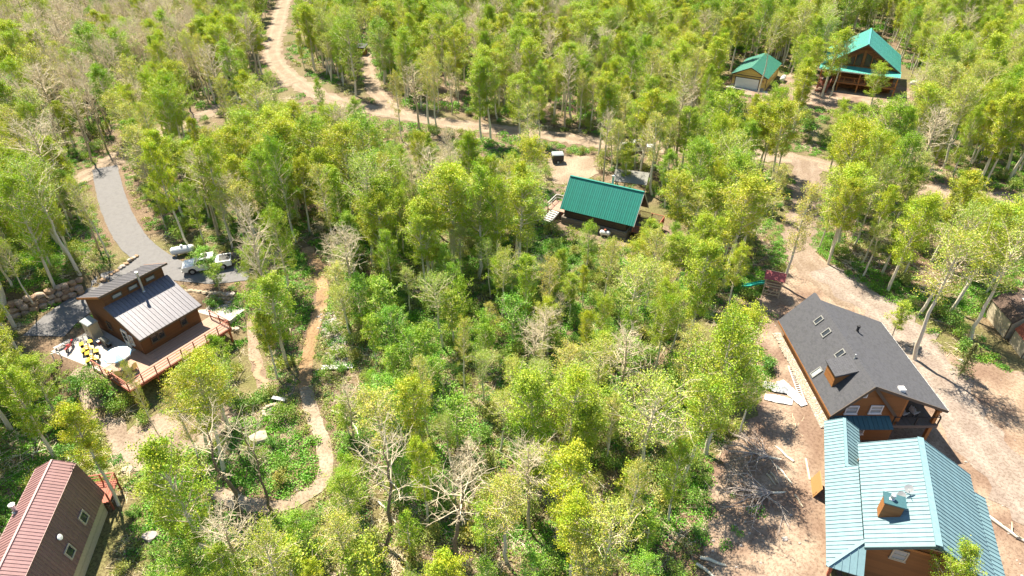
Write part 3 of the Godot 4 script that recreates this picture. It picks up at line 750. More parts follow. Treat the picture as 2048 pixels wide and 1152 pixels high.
func make_undergrowth() -> void:
	var rg := RandomNumberGenerator.new()
	rg.seed = 404
	var bare_polys := [polygon([23.6, -58, 28.1, -61.8, 33.1, -66, 36.5, -73, 39.6, -75, 41.7, -66, 44.9, -59.8, 45.1, -52.7, 58, -45.5, 58, -12, 13, -12, 14.2, -27, 15.7, -31.8, 17, -36.3, 22.2, -42, 25.5, -46.7, 25.4, -52.7]), polygon([6.1, -104.1, 14.1, -103, 13.9, -97, 10, -92, 6.4, -93]), polygon([46, -137, 56.1, -132.8, 62, -128.5, 71, -126.5, 79, -129, 86, -137, 84, -150, 63.3, -150, 58, -140]), polygon([-37, -45, -30, -47, -26, -44, -27, -39.5, -32, -38.8, -36, -40]), polygon([57.7, -61.8, 62, -64, 70, -68, 70, -60, 63, -56]), polygon([-36, -75.5, -31, -73.5, -29.5, -70, -33, -69.4, -38, -70.5])]
	# shrubs
	var shrubs := []
	var z := -22.0
	while z > -125.0:
		var half := 22.0 - z * 0.66
		var x := -half
		while x < half:
			var px := x + rg.randf_range(-1.0, 1.0)
			var pz := z + rg.randf_range(-1.0, 1.0)
			x += 2.5
			var s := rg.randf_range(0.6, 1.25)
			var vr := rg.randi() % 24
			var turn := rg.randf() * TAU
			if rg.randf() > (0.92 if px > -26 and px < 16 and pz > -84 else (0.68 if px < -26 and pz > -50 else 0.45)) + 0.5 * blot.get_noise_2d(px * 1.7 + 300, pz * 1.7): continue
			var q := Vector2(px, pz)
			if in_any(q, solid_polys) or in_any(q, bare_polys) or on_way(px, pz, 0.9): continue
			shrubs.append([-pz, px, pz, s, vr, turn])
		z -= 2.5
	shrubs.sort_custom(func(a, b): return a[0] < b[0])
	for e in [[-42.5, -47.6, 1.1], [-44.0, -47.9, 1.0], [-40.8, -46.5, 1.2], [-39.3, -45.8, 1.1], [-32.6, -46.2, 1.0], [-45.2, -48.6, 0.8], [-36.2, -44.6, 1.0]]:
		shrubs.push_front([0, e[0], e[1], e[2], rg.randi() % 24, rg.randf() * TAU])
	print("shrubs ", shrubs.size())
	var rest := {}
	for i in shrubs.size():
		var s: Array = shrubs[i]
		if i < 280: place_words(plant("shrub", s[4], "shrub", at(s[1], s[2]), Vector3.ONE * s[3], s[5]), KIND_WORDS.shrub[1], "shrub")
		else:
			var key: int = s[4] % kinds.shrub.size()
			if not rest.has(key): rest[key] = []
			rest[key].append(Transform3D(Basis(Vector3.UP, s[5]).scaled(Vector3.ONE * s[3]), at(s[1], s[2])))
	var th := thing("distant_shrubs", "green shrubs growing under the trees farther off", "shrubs")
	th.set_meta("kind", "stuff")
	for key in rest:
		many("stems", kinds.shrub[key][0], M.stem, rest[key], th)
		many("foliage", kinds.shrub[key][2], M.leaf[key % 3], rest[key], th)
	# herbs and grasses
	var hv := []
	var tones := [Color(0.12, 0.32, 0.026), Color(0.165, 0.36, 0.03), Color(0.25, 0.33, 0.045), Color(0.11, 0.27, 0.035), Color(0.32, 0.32, 0.1), Color(0.14, 0.34, 0.028)]
	for i in 6: hv.append(herb(600 + i, [1.1, 1.4, 0.9][i % 3], [0.38, 0.5, 0.3][i % 3], [90, 120, 70][i % 3], 0.13, tones[i]))
	var spread := [[], [], [], [], [], []]
	z = -20.0
	var step := 0.72
	while z > -260.0:
		step = 0.72 if z > -75.0 else (1.0 if z > -110.0 else 2.0)
		var half := 21.0 - z * 0.66
		var x := -half
		while x < half:
			var px := x + rg.randf_range(-0.4, 0.4) * step
			var pz := z + rg.randf_range(-0.4, 0.4) * step
			var s := rg.randf_range(0.6, 1.3)
			var turn := rg.randf() * TAU
			var pick := rg.randf()
			x += step
			var q := Vector2(px, pz)
			var lush := blot.get_noise_2d(px * 1.3, pz * 1.3) + 0.35 * fine.get_noise_2d(px, pz)
			var want := 0.68 + 1.4 * lush
			if px > -26 and px < 14 and pz < -36 and pz > -84: want += 0.6
			if px < -28 and pz > -50: want += 0.3
			if in_any(q, bare_polys): want = 0.02 + 0.5 * (lush - 0.22)
			if pick > want: continue
			if in_any(q, solid_polys) or on_way(px, pz, -0.25): continue
			var v := int(rg.randf() * 3) + (0 if lush > 0.08 else 2)
			if lush > 0.15: v = [0, 1, 5][v % 3]
			if step > 1.5: s *= 1.7
			spread[v % 6].append(Transform3D(Basis(Vector3.UP, turn).scaled(Vector3(s, s * rg.randf_range(0.7, 1.3), s)), at(px, pz)))
		z -= step
	var tot := 0
	var gc := thing("ground_cover", "low leafy herbs covering the forest floor", "undergrowth")
	gc.set_meta("kind", "stuff")
	for i in 6:
		tot += spread[i].size()
		many("herbs", hv[i], M.herb, spread[i], gc)
	print("herbs ", tot)
	# twigs and fallen sticks littering the floor
	var tw := MB.new()
	for i in 26:
		var a := rg.randf() * TAU
		var p := Vector3(rg.randfn(), 0.04 + rg.randf() * 0.06, rg.randfn()) * 0.8
		var l := rg.randf_range(0.3, 1.5)
		var d := Vector3(cos(a), rg.randfn() * 0.08, sin(a)) * l
		p.y = 0.06
		tw.tube([p, p + d * 0.5 + Vector3(0, 0.03, 0.04), p + d], [0.022, 0.017, 0.008], 4, false)
	var sticks := []
	for i in 3600:
		var pz := -20.0 - 130.0 * pow(rg.randf(), 1.3)
		var px := rg.randf_range(-1, 1) * (21.0 - pz * 0.66)
		var s := rg.randf_range(0.5, 1.2)
		var turn := rg.randf() * TAU
		var q := Vector2(px, pz)
		if in_any(q, solid_polys) or on_way(px, pz, 0.6): continue
		if in_any(q, bare_polys) and rg.randf() < 0.975: continue
		sticks.append(Transform3D(Basis(Vector3.UP, turn).scaled(Vector3.ONE * s), at(px, pz)))
	var sk := thing("fallen_sticks", "pale dead twigs littering the forest floor", "twigs")
	sk.set_meta("kind", "stuff")
	many("sticks", tw.mesh(), M.twig, sticks, sk)
	# loose stones
	var stones := []
	for i in 4200:
		var pz := -22.0 - 120.0 * pow(rg.randf(), 1.5)
		var px := rg.randf_range(-1, 1) * (21.0 - pz * 0.66)
		var s := 0.05 + 0.16 * pow(rg.randf(), 3.0)
		var q := Vector2(px, pz)
		var b := Basis(Vector3(rg.randfn(), rg.randfn(), rg.randfn()).normalized(), rg.randf() * TAU).scaled(Vector3(1.2, 0.7, 1.0) * s)
		if in_any(q, solid_polys) or on_way(px, pz, -0.3): continue
		if not in_any(q, bare_polys) and rg.randf() < 0.75: continue
		stones.append(Transform3D(b, at(px, pz, 0.05)))
	var sn := thing("loose_stones", "small pale stones scattered over the bare ground", "stones")
	sn.set_meta("kind", "stuff")
	many("stones", stone_mesh(5), M.rock, stones, sn)
func stone_mesh(sd: int, rough := 0.28) -> ArrayMesh:       # a lumpy rounded stone about one metre across
	var rg := RandomNumberGenerator.new()
	rg.seed = sd
	var s := SphereMesh.new()
	s.radius = 0.5; s.height = 1.0; s.radial_segments = 9; s.rings = 5
	var a := s.get_mesh_arrays()
	var vv: PackedVector3Array = a[Mesh.ARRAY_VERTEX]
	var f := FastNoiseLite.new()
	f.seed = sd; f.frequency = 0.9
	var mb := MB.new()
	var id: PackedInt32Array = a[Mesh.ARRAY_INDEX]
	for i in vv.size():
		var p := vv[i]
		p = Vector3(clampf(p.x, -0.4, 0.4), clampf(p.y, -0.37, 0.37), clampf(p.z, -0.4, 0.4)) * 1.15
		vv[i] = p * (1.0 + rough * f.get_noise_3dv(p * 1.7) * 2.0)
	for i in range(0, id.size(), 3): mb._t(vv[id[i]], vv[id[i + 1]], vv[id[i + 2]], vv[id[i]] + vv[id[i + 1]] + vv[id[i + 2]])
	return mb.mesh()
# ---------------------------------------------------------------- building kit (plans run along local x = u and z = v)
func P(u: float, y: float, v: float) -> Vector3: return Vector3(u, y, v)
func house(called: String, label: String, o: Vector2, th: float, y := 0.0, cat := "house") -> Node3D:
	return thing(called, label, cat, Vector3(o.x, y, o.y), -th)
func band(poly: PackedVector2Array, y0: float, y1: float) -> Array:
	return Geometry2D.intersect_polygons(poly, PackedVector2Array([V(-60, y0), V(60, y0), V(60, y1), V(-60, y1)]))
# A wall of lapped boards or stacked logs. outline: (s, y) pairs along d from A; n points out.
func boards(called: String, parent: Node, A: Vector3, d: Vector3, n: Vector3, outline: Array, bh: float, m: Material, lap := 0.025, log_ := false) -> MeshInstance3D:
	var pl := PackedVector2Array()
	for q in outline: pl.append(q)
	var y0 := 1e9
	var y1 := -1e9
	for q in pl:
		y0 = minf(y0, q.y); y1 = maxf(y1, q.y)
	var mb := MB.new()
	var rg := RandomNumberGenerator.new()
	rg.seed = int(absf(A.x * 31 + A.z * 17) * 10)
	var y := y0
	while y < y1 - 0.005:
		var t := minf(y + bh, y1)
		var f := rg.randf_range(0.8, 1.12)
		mb.col = Color(f, f, f)
		var slices := [[y, t, lap, 0.0]]
		if log_: slices = [[y, y + (t - y) * 0.3, 0.0, lap], [y + (t - y) * 0.3, y + (t - y) * 0.7, lap, lap], [y + (t - y) * 0.7, t, lap, 0.0]]
		for sl in slices:
			for piece in band(pl, sl[0], sl[1]):
				var pts := []
				for q in piece:
					var k: float = (q.y - sl[0]) / maxf(sl[1] - sl[0], 0.001)
					pts.append(A + d * q.x + Vector3.UP * q.y + n * lerpf(sl[2], sl[3], k))
				mb.poly(pts, n)
				if not log_:
					var lo := 1e9
					var hi := -1e9
					for q in piece:
						if q.y < sl[0] + 0.01:
							lo = minf(lo, q.x); hi = maxf(hi, q.x)
					if hi > lo: mb.face(A + d * lo + Vector3.UP * y, A + d * hi + Vector3.UP * y, A + d * hi + Vector3.UP * y + n * lap, A + d * lo + Vector3.UP * y + n * lap, Vector3.DOWN)
		y = t
	# the wall's body behind the boards
	var back := []
	for q in outline: back.append(A + d * q.x + Vector3.UP * q.y - n * 0.004)
	mb.col = Color.WHITE
	mb.extrude(back, -n * 0.14)
	return put(called, mb.mesh(), m, parent)
var tone_sets := {}
func tones(m: StandardMaterial3D) -> Array:      # sheets from different coils: slightly different fading
	if not tone_sets.has(m):
		var l := [m]
		for f in [0.97, 1.03]:
			var q: StandardMaterial3D = m.duplicate()
			q.albedo_color = Color(m.albedo_color.r * f, m.albedo_color.g * f, m.albedo_color.b * f)
			l.append(q)
		tone_sets[m] = l
	return tone_sets[m]
func panels(parent: Node, E0: Vector3, E1: Vector3, up: Vector3, w: float, m: Material, rib := 0.045, called := "roof_panel") -> void:   # standing seam sheets laid side by side
	var along := E1 - E0
	var n := maxi(1, int(round(along.length() / w)))
	w = along.length() / n
	var x := along.normalized()
	var z := up.normalized()
	var y := z.cross(x).normalized()
	if y.y < 0: y = -y
	var b := Basis(x, y, z)
	var L := up.length()
	var mb := MB.new()
	mb.box(Vector3(w / 2, 0, L / 2), Vector3(w - 0.012, 0.04, L))
	mb.hexa([Vector3(-0.022, 0.021, 0), Vector3(0.022, 0.021, 0), Vector3(0.022, 0.021, L), Vector3(-0.022, 0.021, L), Vector3(-0.012, rib + 0.021, 0), Vector3(0.012, rib + 0.021, 0), Vector3(0.012, rib + 0.021, L), Vector3(-0.012, rib + 0.021, L)])
	var ms := mb.mesh()
	for i in n:
		var o := put(called, ms, tones(m)[(i * 7 + int(E0.z * 5) + i / 3) % 3], parent)
		o.transform = Transform3D(b, E0 + x * w * i)
	var sh := MB.new()     # sheathing under the sheets
	sh.box(Vector3(along.length() / 2, -0.075, L / 2), Vector3(along.length() - 0.05, 0.1, L - 0.04))
	put("roof_deck", sh.mesh(), M.trim, parent).transform = Transform3D(b, E0)
func shingles(called: String, parent: Node, E0: Vector3, E1: Vector3, up: Vector3, m: Material, sd: int) -> void:
	var rg := RandomNumberGenerator.new()
	rg.seed = sd
	var along := E1 - E0
	var x := along.normalized()
	var z := up.normalized()
	var y := z.cross(x).normalized()
	if y.y < 0: y = -y
	var mb := MB.new()
	var courses := int(up.length() / 0.16)
	var ch := up.length() / courses
	for j in courses:
		var s := -rg.randf() * 0.3
		while s < along.length():
			var w := rg.randf_range(0.16, 0.34)
			var a := clampf(s, 0, along.length())
			var e := clampf(s + w - 0.012, 0, along.length())
			s += w
			if e - a < 0.03: continue
			var f := rg.randf_range(0.78, 1.16)
			mb.col = Color(f, f, f * rg.randf_range(0.97, 1.03))
			var th := rg.randf_range(0.014, 0.026)
			var p0 := E0 + x * a + z * ch * j
			var p1 := E0 + x * e + z * ch * j
			var q := z * ch
			mb.face(p0 + y * th, p1 + y * th, p1 + q + y * 0.004, p0 + q + y * 0.004, y)
			mb.face(p0, p1, p1 + y * th, p0 + y * th, -z)
	mb.col = Color(0.8, 0.8, 0.8)
	var c := [E0, E1, E1 + up, E0 + up]
	mb.extrude(c, -y * 0.16)
	var o := put(called, mb.mesh(), m, parent)
	o.set_meta("kind", "stuff")
func beam(called: String, parent: Node, a: Vector3, b: Vector3, w: float, h: float, m: Material) -> MeshInstance3D:
	var mb := MB.new()
	mb.bar(a, b, w, h)
	return put(called, mb.mesh(), m, parent)
func block(called: String, parent: Node, ctr: Vector3, size: Vector3, m: Material, turn := 0.0) -> MeshInstance3D:
	var mb := MB.new()
	mb.box(ctr, size, Basis(Vector3.UP, turn))
	return put(called, mb.mesh(), m, parent)
func window(parent: Node, c: Vector3, d: Vector3, n: Vector3, w: float, h: float, fm: Material, gm: Material, up := Vector3.UP, bars := 1, called := "window") -> Node3D:
	var mb := MB.new()
	var b := Basis(d, up, n)
	var t := 0.09
	for s in [-1, 1]:
		mb.box(c + d * s * (w / 2 - t / 2) + n * 0.05, Vector3(t, h, 0.1), b)
		mb.box(c + up * s * (h / 2 - t / 2) + n * 0.05, Vector3(w - 2 * t - 0.002, t, 0.096), b)
	if bars == 1: mb.box(c + n * 0.045, Vector3(w - 2 * t, 0.05, 0.06), b)
	if bars == 2: mb.box(c + n * 0.045, Vector3(0.05, h - 2 * t, 0.06), b)
	var o := put(called, mb.mesh(), fm, parent)
	var g := MB.new()
	g.box(c + n * 0.03, Vector3(w - 2 * t, h - 2 * t, 0.02), b)
	put("pane", g.mesh(), gm, o)
	if bars > 0:
		var sl := MB.new()
		sl.box(c - up * (h / 2 + 0.035) + n * 0.07, Vector3(w + 0.1, 0.06, 0.14), b)
		put("sill", sl.mesh(), fm, o)
	return o
func flue(parent: Node, foot: Vector3, h: float, r: float, m: Material, called := "chimney_pipe") -> void:
	var mb := MB.new()
	mb.lathe([V(r * 1.5, -0.1), V(r * 1.5, 0.08), V(r, 0.12), V(r, h - 0.3), V(r * 0.9, h - 0.26), V(r * 0.9, h - 0.2), V(r * 1.35, h - 0.18), V(r * 1.35, h - 0.02), V(0.0, h)], 14)
	put(called, mb.mesh(), m, parent).position = foot
func railing(parent: Node, pts: Array, h: float, m: Material, gap := 1.5, rails := [0.5, 1.0], pale := 0.0, called := "railing") -> void:
	var node := sub(called, parent)
	for i in pts.size() - 1:
		var a: Vector3 = pts[i]
		var b: Vector3 = pts[i + 1]
		var n := maxi(1, int(round(a.distance_to(b) / gap)))
		for k in n + (1 if i == pts.size() - 2 else 0): beam("post", node, a.lerp(b, float(k) / n) + Vector3(0, -0.1, 0), a.lerp(b, float(k) / n) + Vector3(0, h - 0.04, 0), 0.09, 0.09, m)
		for r in rails: beam("rail", node, a + Vector3(0, r * h, 0), b + Vector3(0, r * h, 0), 0.09 if r == 1.0 else 0.04, 0.05, m)
		if pale > 0.0:
			var mb := MB.new()
			var c := int(a.distance_to(b) / pale)
			for k in range(1, c): mb.bar(a.lerp(b, float(k) / c) + Vector3(0, 0.05, 0), a.lerp(b, float(k) / c) + Vector3(0, h - 0.05, 0), 0.04, 0.04)
			put("balusters", mb.mesh(), m, node)
func planks(called: String, parent: Node, p0: Vector3, dx: Vector3, dz: Vector3, w: float, m: Material, thick := 0.05, sd := 1) -> MeshInstance3D:   # narrow boards laid along dx, side by side along dz
	var rg := RandomNumberGenerator.new()
	rg.seed = sd
	var mb := MB.new()
	var n := maxi(1, int(dz.length() / w))
	for i in n:
		var f := rg.randf_range(0.78, 1.12)
		mb.col = Color(f, f, f)
		var a := p0 + dz * (i + 0.04) / n
		var e := dz * 0.92 / n
		mb.hexa([a, a + dx, a + dx + e, a + e, a + Vector3(0, thick, 0), a + dx + Vector3(0, thick, 0), a + dx + e + Vector3(0, thick, 0), a + e + Vector3(0, thick, 0)])
	return put(called, mb.mesh(), m, parent)
func stairs(called: String, parent: Node, top: Vector3, run: Vector3, side: Vector3, rise: float, n: int, m: Material) -> void:    # open treads on two stringers
	var node := sub(called, parent)
	for i in n:
		var p := top + run * (i + 0.5) / n - Vector3(0, rise * (i + 1) / (n + 1), 0)
		var mb := MB.new()
		mb.hexa([p - side - run * 0.4 / n, p + side - run * 0.4 / n, p + side + run * 0.4 / n, p - side + run * 0.4 / n, p - side - run * 0.4 / n + Vector3(0, 0.05, 0), p + side - run * 0.4 / n + Vector3(0, 0.05, 0), p + side + run * 0.4 / n + Vector3(0, 0.05, 0), p - side + run * 0.4 / n + Vector3(0, 0.05, 0)])
		put("tread", mb.mesh(), m, node)
	for s in [-1.04, 1.04]: beam("stringer", node, top + side * s - Vector3(0, 0.12, 0), top + side * s + run - Vector3(0, rise, 0), 0.06, 0.26, m)
func make_building_materials() -> void:
	M.trim = mat(Color(0.1, 0.075, 0.055), 0.8)
	M.siding = mat(Color(0.184, 0.0765, 0.027), 0.75, T.wood, 0.7, false, 0, true)
	M.cedar = mat(Color(0.306, 0.132, 0.0382), 0.7, T.wood, 0.7, false, 0, true)
	M.log = mat(Color(0.285, 0.123, 0.0475), 0.75, T.wood, 0.7, false, 0, true)
	M.darkwall = mat(Color(0.075, 0.055, 0.045), 0.8, T.wood, 0.7, false, 0, true)
	M.greylog = mat(Color(0.23, 0.21, 0.185), 0.9, T.wood, 0.5, false, 0, true)
	M.cream = mat(Color(0.561, 0.484, 0.357), 0.7, T.soft, 0.4, false, 0, true)
	M.yellow = mat(Color(0.8, 0.56, 0.17), 0.7, T.soft, 0.4, false, 0, true)
	M.post = mat(Color(0.45, 0.189, 0.054), 0.6, T.wood, 0.8)
	M.redwood = mat(Color(0.36, 0.1, 0.06), 0.7, T.wood, 0.8)
	M.deck = mat(Color(0.425, 0.281, 0.221), 0.75, T.wood, 0.8, false, 0, true)
	M.greydeck = mat(Color(0.17, 0.14, 0.125), 0.8, T.wood, 0.8, false, 0, true)
	M.greyroof = mat(Color(0.152, 0.148, 0.17), 0.42, T.soft, 0.25, false, 0.25)
	M.blueroof = mat(Color(0.16, 0.275, 0.315), 0.62, T.soft, 0.2)
	M.greenroof = mat(Color(0.0102, 0.217, 0.17), 0.5, T.soft, 0.3)
	M.darkgreen = mat(Color(0.027, 0.18, 0.126), 0.6, T.soft, 0.6, false, 0, true)
	M.tealroof = mat(Color(0.081, 0.378, 0.315), 0.45, T.soft, 0.3)
	M.maroon = mat(Color(0.29, 0.165, 0.165), 0.42, T.soft, 0.3, false, 0.1)
	M.shingle = mat(Color(0.074, 0.076, 0.088), 0.9, T.grit, 1.2, false, 0, true)
	M.brownshingle = mat(Color(0.13, 0.085, 0.065), 0.9, T.grit, 1.2, false, 0, true)
	M.darkteal = mat(Color(0.035, 0.11, 0.13), 0.5, T.soft, 0.4)
	M.greymetal = mat(Color(0.2, 0.205, 0.2), 0.75, T.bark, 0.25)
	M.darkframe = mat(Color(0.2, 0.2, 0.19), 0.5)
	M.greypaint = mat(Color(0.425, 0.425, 0.416), 0.7)

func brown_cabin() -> void:
	var h := house("wooden_cabin", "brown wooden cabin with split grey metal roof and large deck", CABIN, -1.003)
	var side := [V(-8.8, -0.6), V(0.3, -0.6), V(0.3, 2.5), V(-4.28, 4.42), V(-4.28, 5.76), V(-8.8, 3.94)]
	boards("wall", h, P(0.1, 0, 0), Vector3(0, 0, 1), Vector3(-1, 0, 0), side, 0.2, M.siding)
	boards("wall", h, P(6.9, 0, 0), Vector3(0, 0, 1), Vector3(1, 0, 0), side, 0.2, M.siding)
	boards("wall", h, P(0.1, 0, 0.3), Vector3(1, 0, 0), Vector3(0, 0, 1), [V(0, -3), V(6.8, -3), V(6.8, 2.5), V(0, 2.5)], 0.2, M.siding)
	boards("wall", h, P(0.1, 0, -8.8), Vector3(1, 0, 0), Vector3(0, 0, -1), [V(0, -0.6), V(6.8, -0.6), V(6.8, 3.9), V(0, 3.9)], 0.2, M.siding)
	boards("clerestory_wall", h, P(0.1, 0, -4.28), Vector3(1, 0, 0), Vector3(0, 0, 1), [V(0, 4.3), V(6.8, 4.3), V(6.8, 5.76), V(0, 5.76)], 0.2, M.siding)
	var lower := sub("lower_roof", h)
	panels(lower, P(-0.15, 2.36, 0.95), P(7.15, 2.36, 0.95), P(0, 2.16, -5.22), 0.42, M.greyroof)
	beam("fascia", lower, P(-0.15, 2.26, 0.97), P(7.15, 2.26, 0.97), 0.04, 0.2, M.trim)
	for u in [-0.17, 7.17]: beam("barge_board", lower, P(u, 2.27, 0.95), P(u, 4.42, -4.27), 0.05, 0.2, M.trim)
	var upper := sub("upper_roof", h)
	panels(upper, P(-0.35, 3.8, -9.5), P(7.45, 3.8, -9.5), P(0, 2.24, 5.54), 0.42, M.greyroof)
	beam("fascia", upper, P(-0.35, 5.96, -3.93), P(7.45, 5.96, -3.93), 0.05, 0.24, M.trim)
	for u in [-0.38, 7.48]: beam("barge_board", upper, P(u, 3.72, -9.5), P(u, 5.94, -3.96), 0.05, 0.22, M.post)
	for u in [1.5, 3.3, 5.3]: window(h, P(u, 5.12, -4.25), Vector3(1, 0, 0), Vector3(0, 0, 1), 1.1, 0.55, M.trim, M.paleglass, Vector3.UP, 0)
	for u in [1.5, 2.3, 5.0]: window(h, P(u, 1.35, 0.33), Vector3(1, 0, 0), Vector3(0, 0, 1), 0.75, 1.1, M.trim, M.glass)
	window(h, P(0.07, 1.5, -5.4), Vector3(0, 0, 1), Vector3(-1, 0, 0), 0.8, 0.9, M.trim, M.glass)
	window(h, P(0.07, 1.25, -1.35), Vector3(0, 0, 1), Vector3(-1, 0, 0), 0.5, 1.2, M.white, M.glass)
	var mb := MB.new()
	mb.box(P(0.03, 1.05, -2.5), Vector3(0.12, 2.1, 0.98))
	var dr := put("door", mb.mesh(), M.white, h)
	for y in [0.95, 1.55]: block("pane", dr, P(-0.035, y, -2.5), Vector3(0.02, 0.5, 0.62), M.glass)
	block("handle", dr, P(-0.07, 1.0, -2.12), Vector3(0.06, 0.04, 0.12), M.steel)
	flue(h, P(4.0, 4.25, -3.8), 2.6, 0.13, M.steel)
	var dk := sub("deck", h)
	planks("deck_boards", dk, P(-3.95, -0.04, -1.2), P(0, 0, 5.2), P(4.05, 0, 0), 0.145, M.deck)
	planks("deck_boards", dk, P(0.1, -0.04, 0.36), P(7.9, 0, 0), P(0, 0, 3.64), 0.145, M.deck, 0.05, 2)
	beam("rim_joist", dk, P(-4.0, -0.18, -1.2), P(-4.0, -0.18, 4.02), 0.06, 0.3, M.redwood)
	beam("rim_joist", dk, P(-4.0, -0.18, 4.05), P(8.0, -0.18, 4.05), 0.06, 0.3, M.redwood)
	for u in [-3.8, -1.0, 2.0, 5.0, 7.8]:
		beam("deck_post", dk, P(u, -3.4, 3.8), P(u, -0.1, 3.8), 0.16, 0.16, M.redwood)
		beam("brace", dk, P(u, -1.3, 3.8), P(u, -0.3, 2.8), 0.09, 0.09, M.post)
	beam("deck_post", dk, P(-3.8, -3.4, 0.4), P(-3.8, -0.1, 0.4), 0.16, 0.16, M.redwood)
	railing(h, [P(-3.95, 0, -2.4), P(-3.95, 0, 3.95), P(7.9, 0, 3.95), P(7.9, 0, 0.6)], 1.0, M.redwood, 1.5, [0.35, 0.68, 1.0])
	# the concrete patio is a slab of its own
	var sl := MB.new()
	sl.extrude([P(-5.05, 0, -8.65), P(0.0, 0, -8.65), P(0.0, 0, -1.24), P(-3.98, 0, -1.24), P(-4.15, 0, -2.5)], Vector3(0, -1.2, 0))
	var pt := structure("concrete_patio", sl.mesh(), M.concrete)
	pt.transform = h.transform
	pt.position.y = 0.02
	var pad := MB.new()
	pad.extrude([P(8.2, 0, -3.9), P(12.0, 0, -3.2), P(12.4, 0, 1.2), P(9.4, 0, 1.6)], Vector3(0, -0.5, 0))
	var pd := structure("concrete_pad", pad.mesh(), M.concrete)
	pd.transform = h.transform
	pd.position.y = -1.05

func green_cabin() -> void:
	var h := house("green_roof_cabin", "dark cabin with steep green metal roof on grey log base", V(8.18, -83.04), 0.49)
	var gable := [V(-2.7, 0.9), V(2.7, 0.9), V(2.7, 2.75), V(0, 5.85), V(-2.7, 2.75)]
	boards("wall", h, P(0.5, 0, 0), Vector3(0, 0, 1), Vector3(-1, 0, 0), gable, 0.22, M.darkwall)
	boards("wall", h, P(9.6, 0, 0), Vector3(0, 0, 1), Vector3(1, 0, 0), gable, 0.22, M.darkwall)
	for s in [-1, 1]:
		boards("wall", h, P(0.5, 0, 2.7 * s), Vector3(1, 0, 0), Vector3(0, 0, s), [V(0, 0.9), V(9.1, 0.9), V(9.1, 2.7), V(0, 2.7)], 0.22, M.darkwall)
		boards("log_base", h, P(0.2, 0, 3.0 * s), Vector3(1, 0, 0), Vector3(0, 0, s), [V(0, -0.4), V(9.6, -0.4), V(9.6, 1.05), V(0, 1.05)], 0.3, M.greylog, 0.06, true)
		var r := sub("roof", h)
		panels(r, P(0, 2.29, 3.12 * s), P(10.73, 2.29, 3.12 * s), P(0, 3.72, -3.12 * s), 0.31, M.greenroof, 0.03)
		beam("barge_board", r, P(10.78, 2.2, 3.12 * s), P(10.78, 5.92, 0.03 * s), 0.05, 0.16, M.greypaint)
		beam("barge_board", r, P(-0.05, 2.2, 3.12 * s), P(-0.05, 5.92, 0.03 * s), 0.05, 0.16, M.greypaint)
	block("base_end", h, P(9.72, 0.3, 0), Vector3(0.2, 1.5, 6.0), M.greylog)
	block("base_end", h, P(0.28, 0.3, 0), Vector3(0.2, 1.5, 6.0), M.greylog)
	beam("ridge_cap", h, P(0, 6.05, 0), P(10.73, 6.05, 0), 0.3, 0.05, M.greenroof)
	window(h, P(9.64, 3.2, 0.3), Vector3(0, 0, 1), Vector3(1, 0, 0), 1.2, 1.1, M.trim, M.glass)
	flue(h, P(6.0, 5.0, -0.7), 2.1, 0.15, M.steel)
	var d := sub("side_deck", h)
	planks("deck_boards", d, P(9.85, 1.0, -2.2), P(3.6, 0, 0), P(0, 0, 4.6), 0.145, M.greydeck)
	for p in [P(13.3, 0, -2.0), P(13.3, 0, 2.2), P(11.5, 0, 2.2)]: beam("deck_post", d, p - Vector3(0, 0.4, 0), p + Vector3(0, 1.0, 0), 0.14, 0.14, M.redwood)
	railing(h, [P(9.9, 1.05, -2.15), P(13.4, 1.05, -2.15), P(13.4, 1.05, 2.35), P(10.4, 1.05, 2.35)], 0.95, M.redwood, 1.7, [0.12, 1.0], 0.16, "side_railing")
	var e := sub("front_deck", h)
	planks("deck_boards", e, P(-2.5, 1.15, -1.0), P(2.9, 0, 0), P(0, 0, 3.0), 0.145, M.deck)
	for p in [P(-2.4, 0, -0.9), P(-2.4, 0, 1.9), P(-0.2, 0, 1.9)]: beam("deck_post", e, p - Vector3(0, 0.4, 0), p + Vector3(0, 1.15, 0), 0.14, 0.14, M.redwood)
	railing(h, [P(-0.2, 1.2, -0.95), P(-2.4, 1.2, -0.95), P(-2.4, 1.2, 1.9)], 0.95, M.greypaint, 1.4, [0.5, 1.0], 0.0, "front_railing")
	stairs("stairs", h, P(-1.2, 1.2, 2.0), P(-0.5, 0, 2.9), P(0.62, 0, 0.1), 1.2, 8, M.greypaint)

